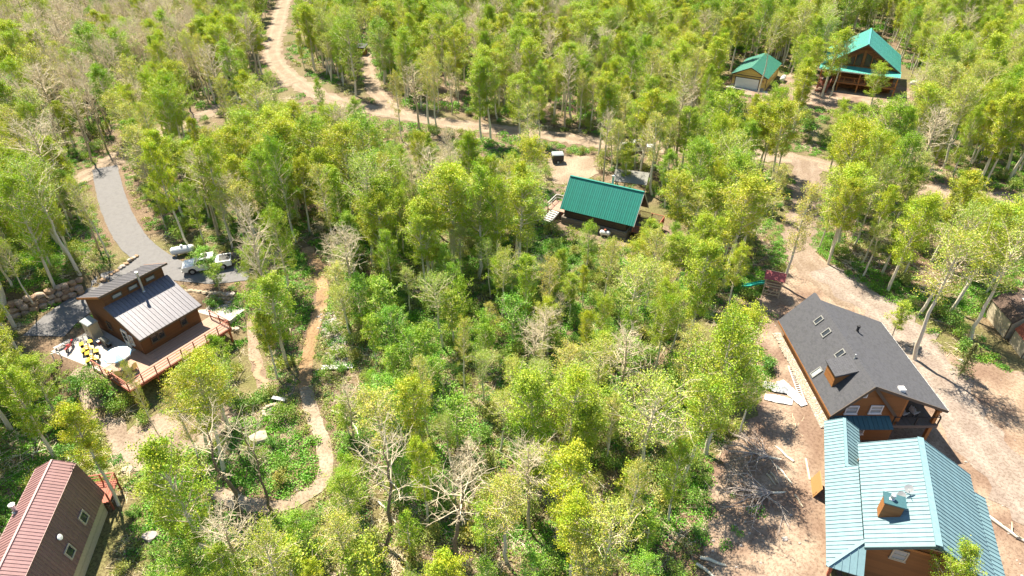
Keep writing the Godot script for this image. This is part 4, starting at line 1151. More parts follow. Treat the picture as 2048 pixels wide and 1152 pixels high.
func yellow_garage() -> void:
	var h := house("yellow_garage", "yellow garage with green gable roof and wide white door", V(50.81, -139.28), -1.04, 0, "garage")
	var gable := [V(-3.6, 0.0), V(3.6, 0.0), V(3.6, 2.8), V(0, 4.5), V(-3.6, 2.8)]
	boards("wall", h, P(0.3, 0, 0), Vector3(0, 0, 1), Vector3(-1, 0, 0), gable, 0.3, M.yellow, 0.012)
	boards("wall", h, P(13.2, 0, 0), Vector3(0, 0, 1), Vector3(1, 0, 0), gable, 0.3, M.yellow, 0.012)
	for s in [-1, 1]:
		boards("wall", h, P(0.3, 0, 3.6 * s), Vector3(1, 0, 0), Vector3(0, 0, s), [V(0, 0), V(12.9, 0), V(12.9, 2.8), V(0, 2.8)], 0.3, M.yellow, 0.012)
		var r := sub("roof", h)
		shingles("shingles", r, P(0, 2.72, 3.92 * s), P(13.48, 2.72, 3.92 * s), P(0, 1.86, -3.92 * s), M.darkgreen, 40 + s)
		beam("barge_board", r, P(-0.04, 2.64, 3.95 * s), P(-0.04, 4.5, 0.02 * s), 0.05, 0.18, M.trim)
		block("stone_skirt", h, P(0.24, 0.3, 3.02 * s - 0.25), Vector3(0.2, 0.6, 1.2 if s > 0 else 0.7), M.rock)
		beam("corner_trim", h, P(0.24, 0.6, 3.62 * s), P(0.24, 2.75, 3.62 * s), 0.12, 0.12, M.trim)
	beam("trim_band", h, P(0.24, 2.72, -3.6), P(0.24, 2.72, 3.6), 0.08, 0.14, M.trim)
	var dr := sub("garage_door", h)
	for i in 4: block("door_panel", dr, P(0.22, 0.27 + i * 0.54, -0.35), Vector3(0.1, 0.53, 4.9), M.white)
	beam("door_frame", dr, P(0.2, 0.0, -2.88), P(0.2, 2.2, -2.88), 0.12, 0.12, M.trim)
	beam("door_frame", dr, P(0.2, 0.0, 2.18), P(0.2, 2.2, 2.18), 0.12, 0.12, M.trim)
	beam("door_frame", dr, P(0.2, 2.24, -2.94), P(0.2, 2.24, 2.24), 0.12, 0.1, M.trim)
	var tm := TextMesh.new()
	tm.text = "20"
	var sf := SystemFont.new()
	sf.font_names = PackedStringArray(["Droid Sans"])
	sf.font_weight = 700
	tm.font = sf
	tm.font_size = 64; tm.pixel_size = 0.0085; tm.depth = 0.03
	var o := put("house_number", tm, M.redwood, h)
	o.transform = Transform3D(Basis(Vector3(0, 0, 1), Vector3.UP, Vector3(-1, 0, 0)), P(0.25, 1.98, 2.82))
	var ring := MB.new()
	var pts := []
	var rr := []
	for i in 13:
		pts.append(P(0.25, 2.05 + 0.22 * cos(TAU * i / 12.0), -3.15 + 0.2 * sin(TAU * i / 12.0)))
		rr.append(0.04)
	ring.tube(pts, rr, 6)
	put("wall_ornament", ring.mesh(), M.redwood, h)
	var ap := MB.new()
	ap.extrude([P(-1.2, 0, -4.3), P(0.2, 0, -4.1), P(0.2, 0, 4.4), P(-1.2, 0, 4.6)], Vector3(0, -0.3, 0))
	var pd := structure("garage_apron", ap.mesh(), M.concrete)
	pd.transform = h.transform
	pd.position.y = 0.13

func log_house() -> void:
	var h := house("log_house", "log house with teal gable roof and raised front porch", V(73.7, -138.39), -1.11)
	var gable := [V(-6.6, 0.0), V(6.6, 0.0), V(6.6, 4.9), V(0, 9.25), V(-6.6, 4.9)]
	boards("wall", h, P(0.9, 0, 0), Vector3(0, 0, 1), Vector3(-1, 0, 0), gable, 0.32, M.log, 0.08, true)
	boards("wall", h, P(14.2, 0, 0), Vector3(0, 0, 1), Vector3(1, 0, 0), gable, 0.32, M.log, 0.08, true)
	for s in [-1, 1]:
		boards("wall", h, P(0.9, 0, 6.6 * s), Vector3(1, 0, 0), Vector3(0, 0, s), [V(0, 0), V(13.3, 0), V(13.3, 4.9), V(0, 4.9)], 0.32, M.log, 0.08, true)
		var r := sub("roof", h)
		panels(r, P(0, 4.56, 7.52 * s), P(15.09, 4.56, 7.52 * s), P(0, 4.97, -7.52 * s), 0.5, M.tealroof, 0.03)
		beam("barge_board", r, P(-0.05, 4.44, 7.52 * s), P(-0.05, 9.4, 0.02 * s), 0.06, 0.24, M.trim)
		var gw := MB.new()          # tall gable windows that follow the rake
		for k in [[0.35, 1.45, 7.6, 7.0], [1.75, 2.85, 6.7, 6.1]]:
			gw.col = Color.WHITE
			gw.extrude([P(0.78, 5.0, k[0] * s), P(0.78, 5.0, k[1] * s), P(0.78, k[3], k[1] * s), P(0.78, k[2], k[0] * s)], Vector3(-0.04, 0, 0))
		put("gable_window", gw.mesh(), M.glass, h)
		for k in [0.1, 1.6, 3.0]: beam("mullion", h, P(0.7, 4.8, k * s), P(0.7, 8.2 - k * 0.66, k * s), 0.18, 0.12, M.post)
	beam("ridge_cap", h, P(0, 9.58, 0), P(15.09, 9.58, 0), 0.35, 0.06, M.tealroof)
	flue(h, P(11.5, 7.8, -2.2), 1.2, 0.1, M.steel)
	var pr := sub("porch_roof", h)
	panels(pr, P(-2.0, 4.2, -8.0), P(-2.0, 4.2, 7.6), P(2.75, 0.45, 0), 0.5, M.tealroof, 0.03)
	beam("fascia", pr, P(-2.05, 4.09, -8.0), P(-2.05, 4.09, 7.6), 0.06, 0.22, M.greypaint)
	var dk := sub("porch", h)
	planks("deck_boards", dk, P(-2.0, 2.0, -7.6), P(0, 0, 15.0), P(2.8, 0, 0), 0.3, M.greydeck)
	for v in [-7.4, -3.6, 0.2, 3.8, 7.2]: beam("porch_post", dk, P(-1.85, -0.3, v), P(-1.85, 4.05, v), 0.24, 0.24, M.post)
	beam("rim_joist", dk, P(-2.05, 1.85, -7.6), P(-2.05, 1.85, 7.4), 0.08, 0.3, M.log)
	railing(h, [P(-1.95, 2.05, -4.6), P(-1.95, 2.05, 7.3)], 1.0, M.post, 2.0, [0.12, 1.0], 0.25, "porch_railing")
	stairs("stairs", h, P(-2.1, 2.0, -6.0), P(-2.6, 0, -0.5), P(0, 0, 0.9), 2.0, 9, M.redwood)
	railing(h, [P(-2.1, 2.0, -4.95), P(-4.7, 0.1, -5.4)], 0.9, M.redwood, 1.4, [0.5, 1.0], 0.0, "stair_railing")
	railing(h, [P(-2.1, 2.0, -7.0), P(-4.7, 0.1, -7.5)], 0.9, M.redwood, 1.4, [0.5, 1.0], 0.0, "stair_railing")

func black_house() -> void:
	var h := house("black_shingled_house", "large house with black shingle roof, dormer and covered corner porch", V(30.54, -52.73), PI / 2)
	boards("front_wall", h, P(12.6, 0, 0), Vector3(0, 0, 1), Vector3(1, 0, 0), [V(-3.5, 0.0), V(2.4, 0.0), V(2.4, 4.05), V(0, 7.0), V(-3.5, 5.6)], 0.17, M.cedar)
	boards("back_wall", h, P(0.7, 0, 0), Vector3(0, 0, 1), Vector3(-1, 0, 0), [V(-6.5, 0.0), V(2.4, 0.0), V(2.4, 4.05), V(0, 7.0), V(-6.5, 4.3)], 0.17, M.cedar)
	boards("left_wall", h, P(0.7, 0, 2.4), Vector3(1, 0, 0), Vector3(0, 0, 1), [V(0, 0), V(11.6, 0), V(11.6, 3.95), V(0, 3.95)], 0.17, M.cedar)
	boards("right_wall", h, P(0.7, 0, -6.5), Vector3(1, 0, 0), Vector3(0, 0, -1), [V(0, 0), V(7.3, 0), V(7.3, 4.25), V(0, 4.25)], 0.17, M.cedar)
	boards("porch_wall", h, P(8.0, 0, 0), Vector3(0, 0, 1), Vector3(1, 0, 0), [V(-6.5, 0.0), V(-3.5, 0.0), V(-3.5, 5.5), V(-6.5, 4.3)], 0.17, M.cedar)
	boards("porch_side_wall", h, P(8.0, 0, -3.5), Vector3(1, 0, 0), Vector3(0, 0, -1), [V(0, 0), V(4.3, 0), V(4.3, 5.5), V(0, 5.5)], 0.17, M.cedar)
	var lr := sub("steep_roof", h)
	shingles("shingles", lr, P(-0.55, 3.62, 2.79), P(13.05, 3.62, 2.79), P(0, 3.5, -2.79), M.shingle, 61)
	beam("barge_board", lr, P(13.08, 3.55, 2.79), P(13.08, 7.02, 0), 0.06, 0.26, M.trim)
	beam("eave_board", lr, P(-0.5, 3.5, 2.8), P(13.0, 3.5, 2.8), 0.05, 0.18, M.cedar)
	var rr := sub("long_roof", h)
	shingles("shingles", rr, P(0.6, 4.24, -7.17), P(13.05, 4.24, -7.17), P(0, 2.88, 7.17), M.shingle, 62)
	beam("barge_board", rr, P(13.08, 4.14, -7.17), P(13.08, 7.02, 0), 0.06, 0.26, M.trim)
	beam("drip_edge", rr, P(0.6, 4.2, -7.19), P(13.05, 4.2, -7.19), 0.03, 0.1, M.white)
	var cap := MB.new()
	for i in 34: mb_cap(cap, P(-0.5 + i * 0.4, 7.13, 0))
	put("ridge_shingles", cap.mesh(), M.shingle, h)
	beam("gable_timber", h, P(12.75, 6.9, -0.05), P(12.75, 3.35, -3.0), 0.3, 0.26, M.trim)
	for k in [[2.98, 0.66], [4.88, 0.68], [7.96, 0.65], [8.16, 2.3]]:
		var c := P(k[0], 7.12 - 1.254 * k[1], k[1])
		var n := Vector3(0, 0.623, 0.782)
		window(h, c + n * 0.02, Vector3(1, 0, 0), n, 0.62, 1.0 if k[1] < 1 else 1.15, M.darkframe, M.paleglass if k[1] > 1 else M.glass, Vector3(0, 0.782, -0.623), 0, "skylight")
	flue(h, P(4.48, 6.1, -2.43), 0.75, 0.12, M.black, "vent_pipe")
	flue(h, P(9.3, 6.95, 0.15), 0.5, 0.05, M.steel, "vent_pipe")
	var vb := block("roof_vent", h, P(12.3, 6.08, -2.85), Vector3(0.5, 0.35, 0.5), M.white)
	vb.set_meta("label", "bright square metal vent cap")
	var dm := sub("dormer", h)
	var cheek := [V(-2.0, 4.6), V(-2.0, 6.0), V(-0.25, 6.62)]
	shingles("dormer_shingles", dm, P(8.55, 6.12, 2.2), P(10.75, 6.12, 2.2), P(0, 0.66, -1.95), M.shingle, 66)
	for u in [8.8, 10.5]: boards("cheek", dm, P(u, 0, 0), Vector3(0, 0, -1), Vector3(1 if u > 9 else -1, 0, 0), cheek, 0.17, M.cedar)
	boards("dormer_wall", dm, P(8.8, 0, 2.0), Vector3(1, 0, 0), Vector3(0, 0, 1), [V(0, 4.5), V(1.7, 4.5), V(1.7, 6.0), V(0, 6.0)], 0.17, M.cedar)
	for k in [[0.95, 4.0, 1.1, 0.95], [-1.15, 4.05, 1.1, 0.95], [-0.35, 1.35, 1.15, 0.8]]: window(h, P(12.63, k[1], k[0]), Vector3(0, 0, -1), Vector3(1, 0, 0), k[2], k[3], M.white, M.paleglass, Vector3.UP, 1 if k[1] > 2 else 2)
	var tw := MB.new()
	tw.extrude([P(12.64, 5.45, 1.0), P(12.64, 5.45, 0.1), P(12.64, 6.35, 0.1), P(12.64, 5.6, 0.85)], Vector3(0.05, 0, 0))
	var two := put("gable_window", tw.mesh(), M.white, h)
	var tg := MB.new()
	tg.extrude([P(12.69, 5.52, 0.85), P(12.69, 5.52, 0.18), P(12.69, 6.18, 0.18), P(12.69, 5.62, 0.75)], Vector3(0.012, 0, 0))
	put("pane", tg.mesh(), M.paleglass, two)
	var sr := sub("skirt_roof", h)
	panels(sr, P(13.8, 2.72, 2.7), P(13.8, 2.72, -2.6), P(-1.2, 0.5, 0), 0.4, M.darkteal, 0.03)
	var dk := sub("corner_porch", h)
	planks("deck_boards", dk, P(8.1, 2.4, -3.4), P(4.9, 0, 0), P(0, 0, -3.5), 0.145, M.greydeck)
	beam("rim_joist", dk, P(13.02, 2.3, -2.7), P(13.02, 2.3, -6.95), 0.08, 0.3, M.greydeck)
	for p in [P(12.7, 0, -6.6), P(8.3, 0, -6.75)]: beam("porch_post", dk, p, p + Vector3(0, 4.2, 0), 0.3, 0.3, M.post)
	beam("porch_post", dk, P(12.5, 2.4, -3.62), P(12.5, 5.4, -3.62), 0.18, 0.18, M.post)
	beam("porch_beam", dk, P(8.0, 4.05, -6.65), P(12.95, 4.05, -6.65), 0.25, 0.3, M.post)
	railing(h, [P(12.98, 2.45, -2.9), P(12.98, 2.45, -6.9), P(8.4, 2.45, -6.9)], 0.95, M.black, 1.9, [1.0], 0.0, "porch_railing")
	for k in [[11.9, -4.3], [11.8, -5.3]]:
		var ch := thing("porch_chair", "slatted dark chair on the porch of black shingled house, %s" % ("nearer the wall" if k[1] > -5 else "nearer the corner post"), "chair", h.transform * P(k[0], 2.46, k[1]), PI / 2 + 0.3, "porch chairs")
		block("seat", ch, Vector3(0, 0.42, 0), Vector3(0.6, 0.05, 0.55), M.greypaint)
		for i in 4: block("slat", ch, Vector3(-0.22 + i * 0.15, 0.75, -0.3), Vector3(0.11, 0.65, 0.03), M.greypaint)
		for q in [[-0.27, -0.27], [0.27, -0.27], [-0.27, 0.25], [0.27, 0.25]]: block("leg", ch, Vector3(q[0], 0.2, q[1]), Vector3(0.06, 0.4, 0.06), M.black)
		for s in [-1, 1]: block("arm", ch, Vector3(0.32 * s, 0.62, 0), Vector3(0.08, 0.04, 0.6), M.greypaint)
	var gr := thing("covered_grill", "grey covered grill at the back of the shaded porch", "grill", h.transform * P(9.4, 2.45, -4.8))
	var gm := MB.new()
	gm.lathe([V(0.55, 0.0), V(0.5, 0.7), V(0.52, 0.95), V(0.35, 1.2), V(0.0, 1.28)], 10, Transform3D(Basis.from_scale(Vector3(1.0, 1, 0.7)), Vector3.ZERO))
	put("cover", gm.mesh(), M.greypaint, gr)
	var gb := MB.new()
	gb.extrude([P(0.0, 0, 2.45), P(13.2, 0, 2.45), P(13.2, 0, 3.4), P(0.0, 0, 3.1)], Vector3(0, -0.3, 0))
	var pd := structure("gravel_bed", gb.mesh(), M.gravel)
	pd.transform = h.transform
	pd.position.y = 2.36
func mb_cap(mb: MB, p: Vector3) -> void:
	mb.quad(p + Vector3(0, 0.02, 0), p + Vector3(0.4, 0.035, 0), p + Vector3(0.4, -0.2, 0.17), p + Vector3(0, -0.215, 0.17))
	mb.quad(p + Vector3(0, 0.02, 0), p + Vector3(0, -0.05, -0.2), p + Vector3(0.4, -0.035, -0.2), p + Vector3(0.4, 0.035, 0))

func blue_house() -> void:
	var h := house("blue_roof_house", "house with pale blue standing seam roof and wood clad chimney", V(31.4, -34.15), 1.937)
	var gable := [V(-4.0, 0.0), V(3.5, 0.0), V(3.5, 4.75), V(0, 6.85), V(-4.0, 4.5)]
	boards("front_wall", h, P(8.9, 0, 0), Vector3(0, 0, 1), Vector3(1, 0, 0), gable, 0.17, M.cedar)
	boards("back_wall", h, P(0.6, 0, 0), Vector3(0, 0, 1), Vector3(-1, 0, 0), gable, 0.17, M.cedar)
	boards("right_wall", h, P(0.6, 0, -4.0), Vector3(1, 0, 0), Vector3(0, 0, -1), [V(0, 0), V(8.3, 0), V(8.3, 4.4), V(0, 4.4)], 0.17, M.cedar)
	boards("left_wall", h, P(-2.8, 0, 5.4), Vector3(1, 0, 0), Vector3(0, 0, 1), [V(0, 0), V(13.2, 0), V(13.2, 3.5), V(0, 3.5)], 0.17, M.cedar)
	boards("wing_wall", h, P(-2.8, 0, 0), Vector3(0, 0, 1), Vector3(-1, 0, 0), [V(3.4, 0), V(5.4, 0), V(5.4, 3.5), V(4.5, 4.1), V(3.4, 3.5)], 0.17, M.cedar)
	var ml := sub("left_roof", h)
	panels(ml, P(0, 4.8, 3.78), P(9.9, 4.8, 3.78), P(0, 2.2, -3.78), 0.37, M.blueroof, 0.05)
	var mr := sub("right_roof", h)
	panels(mr, P(0, 4.5, -4.25), P(9.9, 4.5, -4.25), P(0, 2.5, 4.25), 0.37, M.blueroof, 0.05)
	beam("ridge_cap", h, P(0, 7.06, 0), P(9.92, 7.06, 0), 0.42, 0.07, M.blueroof)
	for s in [[3.8, 4.72], [-4.27, 4.42]]: beam("barge_board", h, P(9.93, s[1], s[0]), P(9.93, 6.9, 0), 0.06, 0.26, M.darkteal)
	for s in [[3.8, 4.72], [-4.27, 4.42]]: beam("barge_board", h, P(-0.03, s[1], s[0]), P(-0.03, 6.9, 0), 0.06, 0.2, M.blueroof)
	var wing := sub("wing_roof", h)
	panels(wing, P(-3.25, 3.36, 5.9), P(2.3, 3.36, 5.9), P(0, 0.9, -1.36), 0.37, M.blueroof, 0.05)
	panels(wing, P(2.3, 3.36, 5.9), P(9.2, 3.36, 5.9), P(0, 1.36, -2.08), 0.37, M.blueroof, 0.05)
	panels(wing, P(-3.25, 3.4, 3.15), P(2.1, 3.4, 3.15), P(0, 0.86, 1.37), 0.37, M.blueroof, 0.05)
	beam("ridge_cap", wing, P(-3.25, 4.3, 4.53), P(2.3, 4.3, 4.53), 0.24, 0.06, M.blueroof)
	var val := MB.new()
	val.extrude([P(2.0, 4.33, 4.6), P(2.35, 4.36, 4.56), P(2.2, 4.42, 3.7), P(1.9, 3.62, 3.3)], Vector3(0, -0.08, 0))
	put("valley_sheet", val.mesh(), M.blueroof, wing)
	# the hipped front corner, five sheets that narrow towards the top
	var hip := sub("hip_roof", h)
	for i in 5:
		var f0 := i / 5.0
		var f1 := (i + 1) / 5.0
		var e0 := P(11.25, 3.36, 5.9).lerp(P(11.25, 3.36, 3.55), f0)
		var e1 := P(11.25, 3.36, 5.9).lerp(P(11.25, 3.36, 3.55), f1)
		var t0 := P(11.25, 3.36, 5.9).lerp(P(9.2, 4.62, 3.6), f0)
		var t1 := P(11.25, 3.36, 5.9).lerp(P(9.2, 4.62, 3.6), f1)
		var mb := MB.new()
		mb.extrude([e0 + Vector3(0, 0, -0.01), e1, t1, t0 + Vector3(0, 0, -0.01)], Vector3(0, -0.05, 0))
		mb.bar(e1 + Vector3(0, 0.03, 0), t1 + Vector3(0, 0.03, 0), 0.03, 0.05)
		put("roof_panel", mb.mesh(), M.blueroof, hip)
	for i in 6:       # the sheets of the left slope that run into the hip
		var u0 := 9.2 + 2.05 * i / 6.0
		var u1 := 9.2 + 2.05 * (i + 1) / 6.0
		var mb := MB.new()
		var g0 := 1.0 - i / 6.0
		var g1 := 1.0 - (i + 1) / 6.0
		mb.extrude([P(u0, 3.36, 5.9), P(u1 - 0.01, 3.36, 5.9), P(u1 - 0.01, 3.36 + 1.26 * g1, 5.9 - 2.05 * g1), P(u0, 3.36 + 1.26 * g0, 5.9 - 2.05 * g0)], Vector3(0, -0.05, 0))
		if g0 > 0.05: mb.bar(P(u0, 3.39, 5.9), P(u0, 3.39 + 1.26 * g0, 5.9 - 2.05 * g0), 0.03, 0.05)
		put("roof_panel", mb.mesh(), M.blueroof, hip)
	beam("hip_cap", hip, P(11.25, 3.42, 5.88), P(9.2, 4.68, 3.72), 0.24, 0.05, M.blueroof)
	var low := sub("low_roof", h)
	panels(low, P(0.5, 2.95, -5.75), P(12.5, 2.95, -5.75), P(0, 0.65, 1.6), 0.37, M.blueroof, 0.05)
	for u in [1.0, 4.5, 8.5, 12.2]: beam("porch_post", h, P(u, -0.1, -5.5), P(u, 2.85, -5.5), 0.2, 0.2, M.post)
	for v in [[5.5, 11.0], [3.7, 11.0]]: beam("porch_post", h, P(v[1], -0.1, v[0]), P(v[1], 3.2, v[0]), 0.18, 0.18, M.redwood)
	window(h, P(8.94, 3.95, 1.3), Vector3(0, 0, -1), Vector3(1, 0, 0), 1.0, 1.05, M.cream, M.paleglass)
	window(h, P(8.94, 5.7, -0.5), Vector3(0, 0, -1), Vector3(1, 0, 0), 1.2, 0.5, M.cream, M.glass, Vector3.UP, 0)
	beam("belt_board", h, P(9.0, 4.85, 3.4), P(9.0, 4.85, -3.5), 0.06, 0.2, M.post)
	var ch := sub("chimney", h)
	var k := P(7.0, 0, 2.35)
	for e in [[1, 0], [-1, 0], [0, 1], [0, -1]]:
		var n := Vector3(e[0], 0, e[1])
		var d := Vector3(e[1], 0, e[0]) * (1 if e[0] == 0 else 1)
		boards("chimney_wall", ch, k + n * (0.42 if e[0] else 0.6), d, n, [V(-0.6 if e[0] else -0.42, 4.8), V(0.6 if e[0] else 0.42, 4.8), V(0.6 if e[0] else 0.42, 6.95), V(-0.6 if e[0] else -0.42, 6.95)], 0.12, M.cedar)
	block("chimney_cap", ch, k + Vector3(0, 7.0, 0), Vector3(1.05, 0.1, 1.42), M.darkteal)
	flue(ch, k + Vector3(0, 7.0, 0.2), 0.5, 0.12, M.steel)
	for e in [[5.9, 1.75, "grey dish antenna beside the chimney of blue roofed house"], [5.3, 1.3, "grey dish antenna nearer the ridge of blue roofed house"]]:
		var y: float = 7.0 - 0.582 * e[1]
		var ds := thing("satellite_dish", e[2], "antenna", h.transform * P(e[0], y, e[1]), -1.937 + PI / 2, "roof antennas")
		var mb := MB.new()
		mb.tube([Vector3(0, -0.05, 0), Vector3(0, 0.55, 0), Vector3(0, 0.65, 0.12)], [0.035, 0.035, 0.03], 8)
		put("mast", mb.mesh(), M.steel, ds)
		var di := MB.new()
		di.lathe([V(0.0, 0.0), V(0.15, 0.015), V(0.3, 0.06), V(0.31, 0.075), V(0.0, 0.05)], 14, Transform3D(Basis(Vector3.RIGHT, 0.9), Vector3(0, 0.66, 0.14)))
		put("reflector", di.mesh(), M.greypaint, ds)
		beam("feed_arm", ds, Vector3(0, 0.55, 0.15), Vector3(0, 0.85, 0.6), 0.03, 0.03, M.steel)

func maroon_house() -> void:
	var h := house("maroon_roof_house", "cream house with maroon metal gambrel roof and red back deck", V(-34.78, -32.6), 1.375)
	var g := [V(-2.0, 0.0), V(2.0, 0.0), V(2.0, 1.9), V(1.25, 5.5), V(0, 6.15), V(-1.25, 5.5), V(-2.0, 1.9)]
	boards("wall", h, P(0.5, 0, 0), Vector3(0, 0, 1), Vector3(-1, 0, 0), g, 0.2, M.cream, 0.015)
	boards("wall", h, P(10.6, 0, 0), Vector3(0, 0, 1), Vector3(1, 0, 0), g, 0.2, M.cream, 0.015)
	for s in [-1, 1]:
		boards("wall", h, P(0.5, 0, 2.0 * s), Vector3(1, 0, 0), Vector3(0, 0, s), [V(0, -0.3), V(10.1, -0.3), V(10.1, 2.0), V(0, 2.0)], 0.2, M.cream, 0.015)
		var r := sub("roof", h)
		panels(r, P(0, 5.6, 1.36 * s), P(11, 5.6, 1.36 * s), P(0, 0.7, -1.36 * s), 0.27, M.maroon, 0.035)
		panels(r, P(0, 1.8, 2.18 * s), P(11, 1.8, 2.18 * s), P(0, 3.78, -0.86 * s), 0.27, M.maroon, 0.035)
		beam("eave_trim", r, P(0, 5.55, 1.4 * s), P(11, 5.55, 1.4 * s), 0.04, 0.12, M.maroon)
	beam("ridge_cap", h, P(0, 6.35, 0), P(11, 6.35, 0), 0.14, 0.06, M.maroon)
	var n := Vector3(0, 0.222, -0.975)
	for u in [3.1, 6.0]: window(h, P(u, 2.95, -1.93) + n * 0.04, Vector3(1, 0, 0), n, 0.85, 0.9, M.cream, M.glass, Vector3(0, 0.975, 0.222), 0, "skylight")
	flue(h, P(3.9, 5.6, 1.25), 0.85, 0.15, M.steel)
	var lamp := MB.new()
	lamp.lathe([V(0.0, 0.0), V(0.16, 0.03), V(0.24, 0.12), V(0.2, 0.16), V(0.0, 0.18)], 12, Transform3D(Basis(Vector3.RIGHT, -1.1), P(5.7, 4.3, -1.65)))
	put("roof_dome", lamp.mesh(), M.white, h)
	var dk := sub("back_deck", h)
	planks("deck_boards", dk, P(-1.8, 1.15, -2.5), P(2.25, 0, 0), P(0, 0, 4.5), 0.145, M.redwood)
	for p in [P(-1.7, -0.3, -2.4), P(-1.7, -0.3, 1.9), P(0.3, -0.3, -2.4)]: beam("deck_post", dk, p, p + Vector3(0, 1.45, 0), 0.12, 0.12, M.redwood)
	railing(h, [P(0.35, 1.2, -2.45), P(-1.75, 1.2, -2.45), P(-1.75, 1.2, 1.95)], 0.95, M.redwood, 1.1, [0.15, 0.6, 1.0], 0.0, "deck_railing")

func garden_shed(label: String, o: Vector2, th: float, L: float, W: float, hw: float, m: Material, lights: bool) -> void:
	var h := house("garden_shed", label, o, th, ty(o.x, o.y), "shed")
	h.set_meta("group", "cream sheds at the right edge")
	var g := [V(-W, -0.2), V(W, -0.2), V(W, hw), V(W * 0.62, hw + 0.75), V(0, hw + 1.1), V(-W * 0.62, hw + 0.75), V(-W, hw)]
	boards("wall", h, P(0, 0, 0), Vector3(0, 0, 1), Vector3(-1, 0, 0), g, 0.3, M.cream, 0.01)
	boards("wall", h, P(L, 0, 0), Vector3(0, 0, 1), Vector3(1, 0, 0), g, 0.3, M.cream, 0.01)
	for s in [-1, 1]:
		boards("wall", h, P(0, 0, W * s), Vector3(1, 0, 0), Vector3(0, 0, s), [V(0, -0.2), V(L, -0.2), V(L, hw), V(0, hw)], 0.3, M.cream, 0.01)
		shingles("roof", h, P(-0.1, hw - 0.05, (W + 0.08) * s), P(L + 0.1, hw - 0.05, (W + 0.08) * s), P(0, 0.85, -(W * 0.38 + 0.06) * s), m, 71)
		shingles("roof", h, P(-0.1, hw + 0.79, W * 0.64 * s), P(L + 0.1, hw + 0.79, W * 0.64 * s), P(0, 0.38, -W * 0.64 * s), m, 72)
	for u in [-0.03, L + 0.03]:
		for s in [-1, 1]: beam("corner_trim", h, P(u, 0, (W + 0.03) * s), P(u, hw, (W + 0.03) * s), 0.08, 0.08, M.trim)
	if lights:
		for u in [L * 0.3, L * 0.72]: block("skylight", h, P(u, hw + 1.02, W * 0.35), Vector3(0.5, 0.06, 0.5), M.paleglass)
func far_cabin() -> void:
	var h := house("dark_cabin", "dark far cabin almost hidden by trees, upper centre left", V(-36, -176), 0.05, 0)
	var g := [V(-4, 0), V(4, 0), V(4, 3.4), V(0, 6.4), V(-4, 3.4)]
	for u in [0.4, 11.6]: boards("wall", h, P(u, 0, 0), Vector3(0, 0, 1), Vector3(1 if u > 1 else -1, 0, 0), g, 0.25, M.darkwall)
	for s in [-1, 1]:
		boards("wall", h, P(0.4, 0, 4 * s), Vector3(1, 0, 0), Vector3(0, 0, s), [V(0, 0), V(11.2, 0), V(11.2, 3.4), V(0, 3.4)], 0.25, M.darkwall)
		shingles("roof", h, P(0, 3.1, 4.4 * s), P(12, 3.1, 4.4 * s), P(0, 3.4, -4.4 * s), M.shingle, 81)
	window(h, P(10.6, 2.2, 4.05), Vector3(1, 0, 0), Vector3(0, 0, 1), 1.0, 1.2, M.white, M.glass)
	var c := house("carport", "small white flat roofed carport before the dark far cabin", V(-28.8, -164.5), 0.03, 0, "carport")
	panels(c, P(0, 2.3, 1.6), P(4.6, 2.3, 1.6), P(0, 0.5, -3.4), 0.5, M.white, 0.03)
	for p in [P(0.2, 0, 1.4), P(4.4, 0, 1.4), P(0.2, 0, -1.5), P(4.4, 0, -1.5)]: beam("post", c, p, p + Vector3(0, 2.4, 0), 0.12, 0.12, M.trim)
	var t := house("teal_hut", "small brick-red hut with dark roof beside teal cover at road end", V(-38.6, -166.5), 0.1, 0, "hut")
	boards("wall", t, P(0, 0, 1.1), Vector3(1, 0, 0), Vector3(0, 0, 1), [V(0, 0), V(2.2, 0), V(2.2, 1.9), V(0, 1.9)], 0.2, M.log)
	boards("wall", t, P(2.2, 0, -1.1), Vector3(0, 0, 1), Vector3(1, 0, 0), [V(0, 0), V(2.2, 0), V(2.2, 1.9), V(0, 1.9)], 0.2, M.log)
	boards("wall", t, P(0, 0, -1.1), Vector3(0, 0, 1), Vector3(-1, 0, 0), [V(0, 0), V(2.2, 0), V(2.2, 1.9), V(0, 1.9)], 0.2, M.log)
	panels(t, P(-0.2, 1.9, 1.4), P(2.4, 1.9, 1.4), P(0, 0.35, -2.8), 0.5, M.shingle, 0.02)
	var lt := sub("lean_to", t)
	panels(lt, P(-2.0, 1.2, 1.2), P(-0.1, 1.2, 1.2), P(0, 0.3, -2.4), 0.5, M.blueroof, 0.02)
	for q in [P(-1.9, 0, 1.1), P(-1.9, 0, -1.0)]: beam("post", lt, q, q + Vector3(0, 1.3, 0), 0.1, 0.1, M.trim)
	var w := house("wood_shelter", "grey metal roofed open shelter beyond the green roofed cabin", V(15.6, -91.0), 0.3, 0, "shelter")
	panels(w, P(0, 2.1, 1.5), P(5.2, 2.1, 1.5), P(0, 0.7, -3.0), 0.6, M.greymetal, 0.02)
	for p in [P(0.2, 0, 1.3), P(5.0, 0, 1.3), P(0.2, 0, -1.3), P(5.0, 0, -1.3)]: beam("post", w, p, p + Vector3(0, 2.1 if p.z > 0 else 2.6, 0), 0.12, 0.12, M.greylog)
func make_buildings() -> void:
	make_building_materials()
	brown_cabin()
	green_cabin()
	yellow_garage()
	log_house()
	black_house()
	blue_house()
	maroon_house()
	garden_shed("cream barn shed with dark brown gambrel roof and two roof lights", V(55.3, -54.4), -1.47, 4.2, 1.75, 2.2, M.brownshingle, true)
	garden_shed("smaller cream shed with reddish brown roof at the right edge", V(54.7, -51.2), -1.45, 2.6, 1.3, 1.8, M.redwood, false)
	far_cabin()
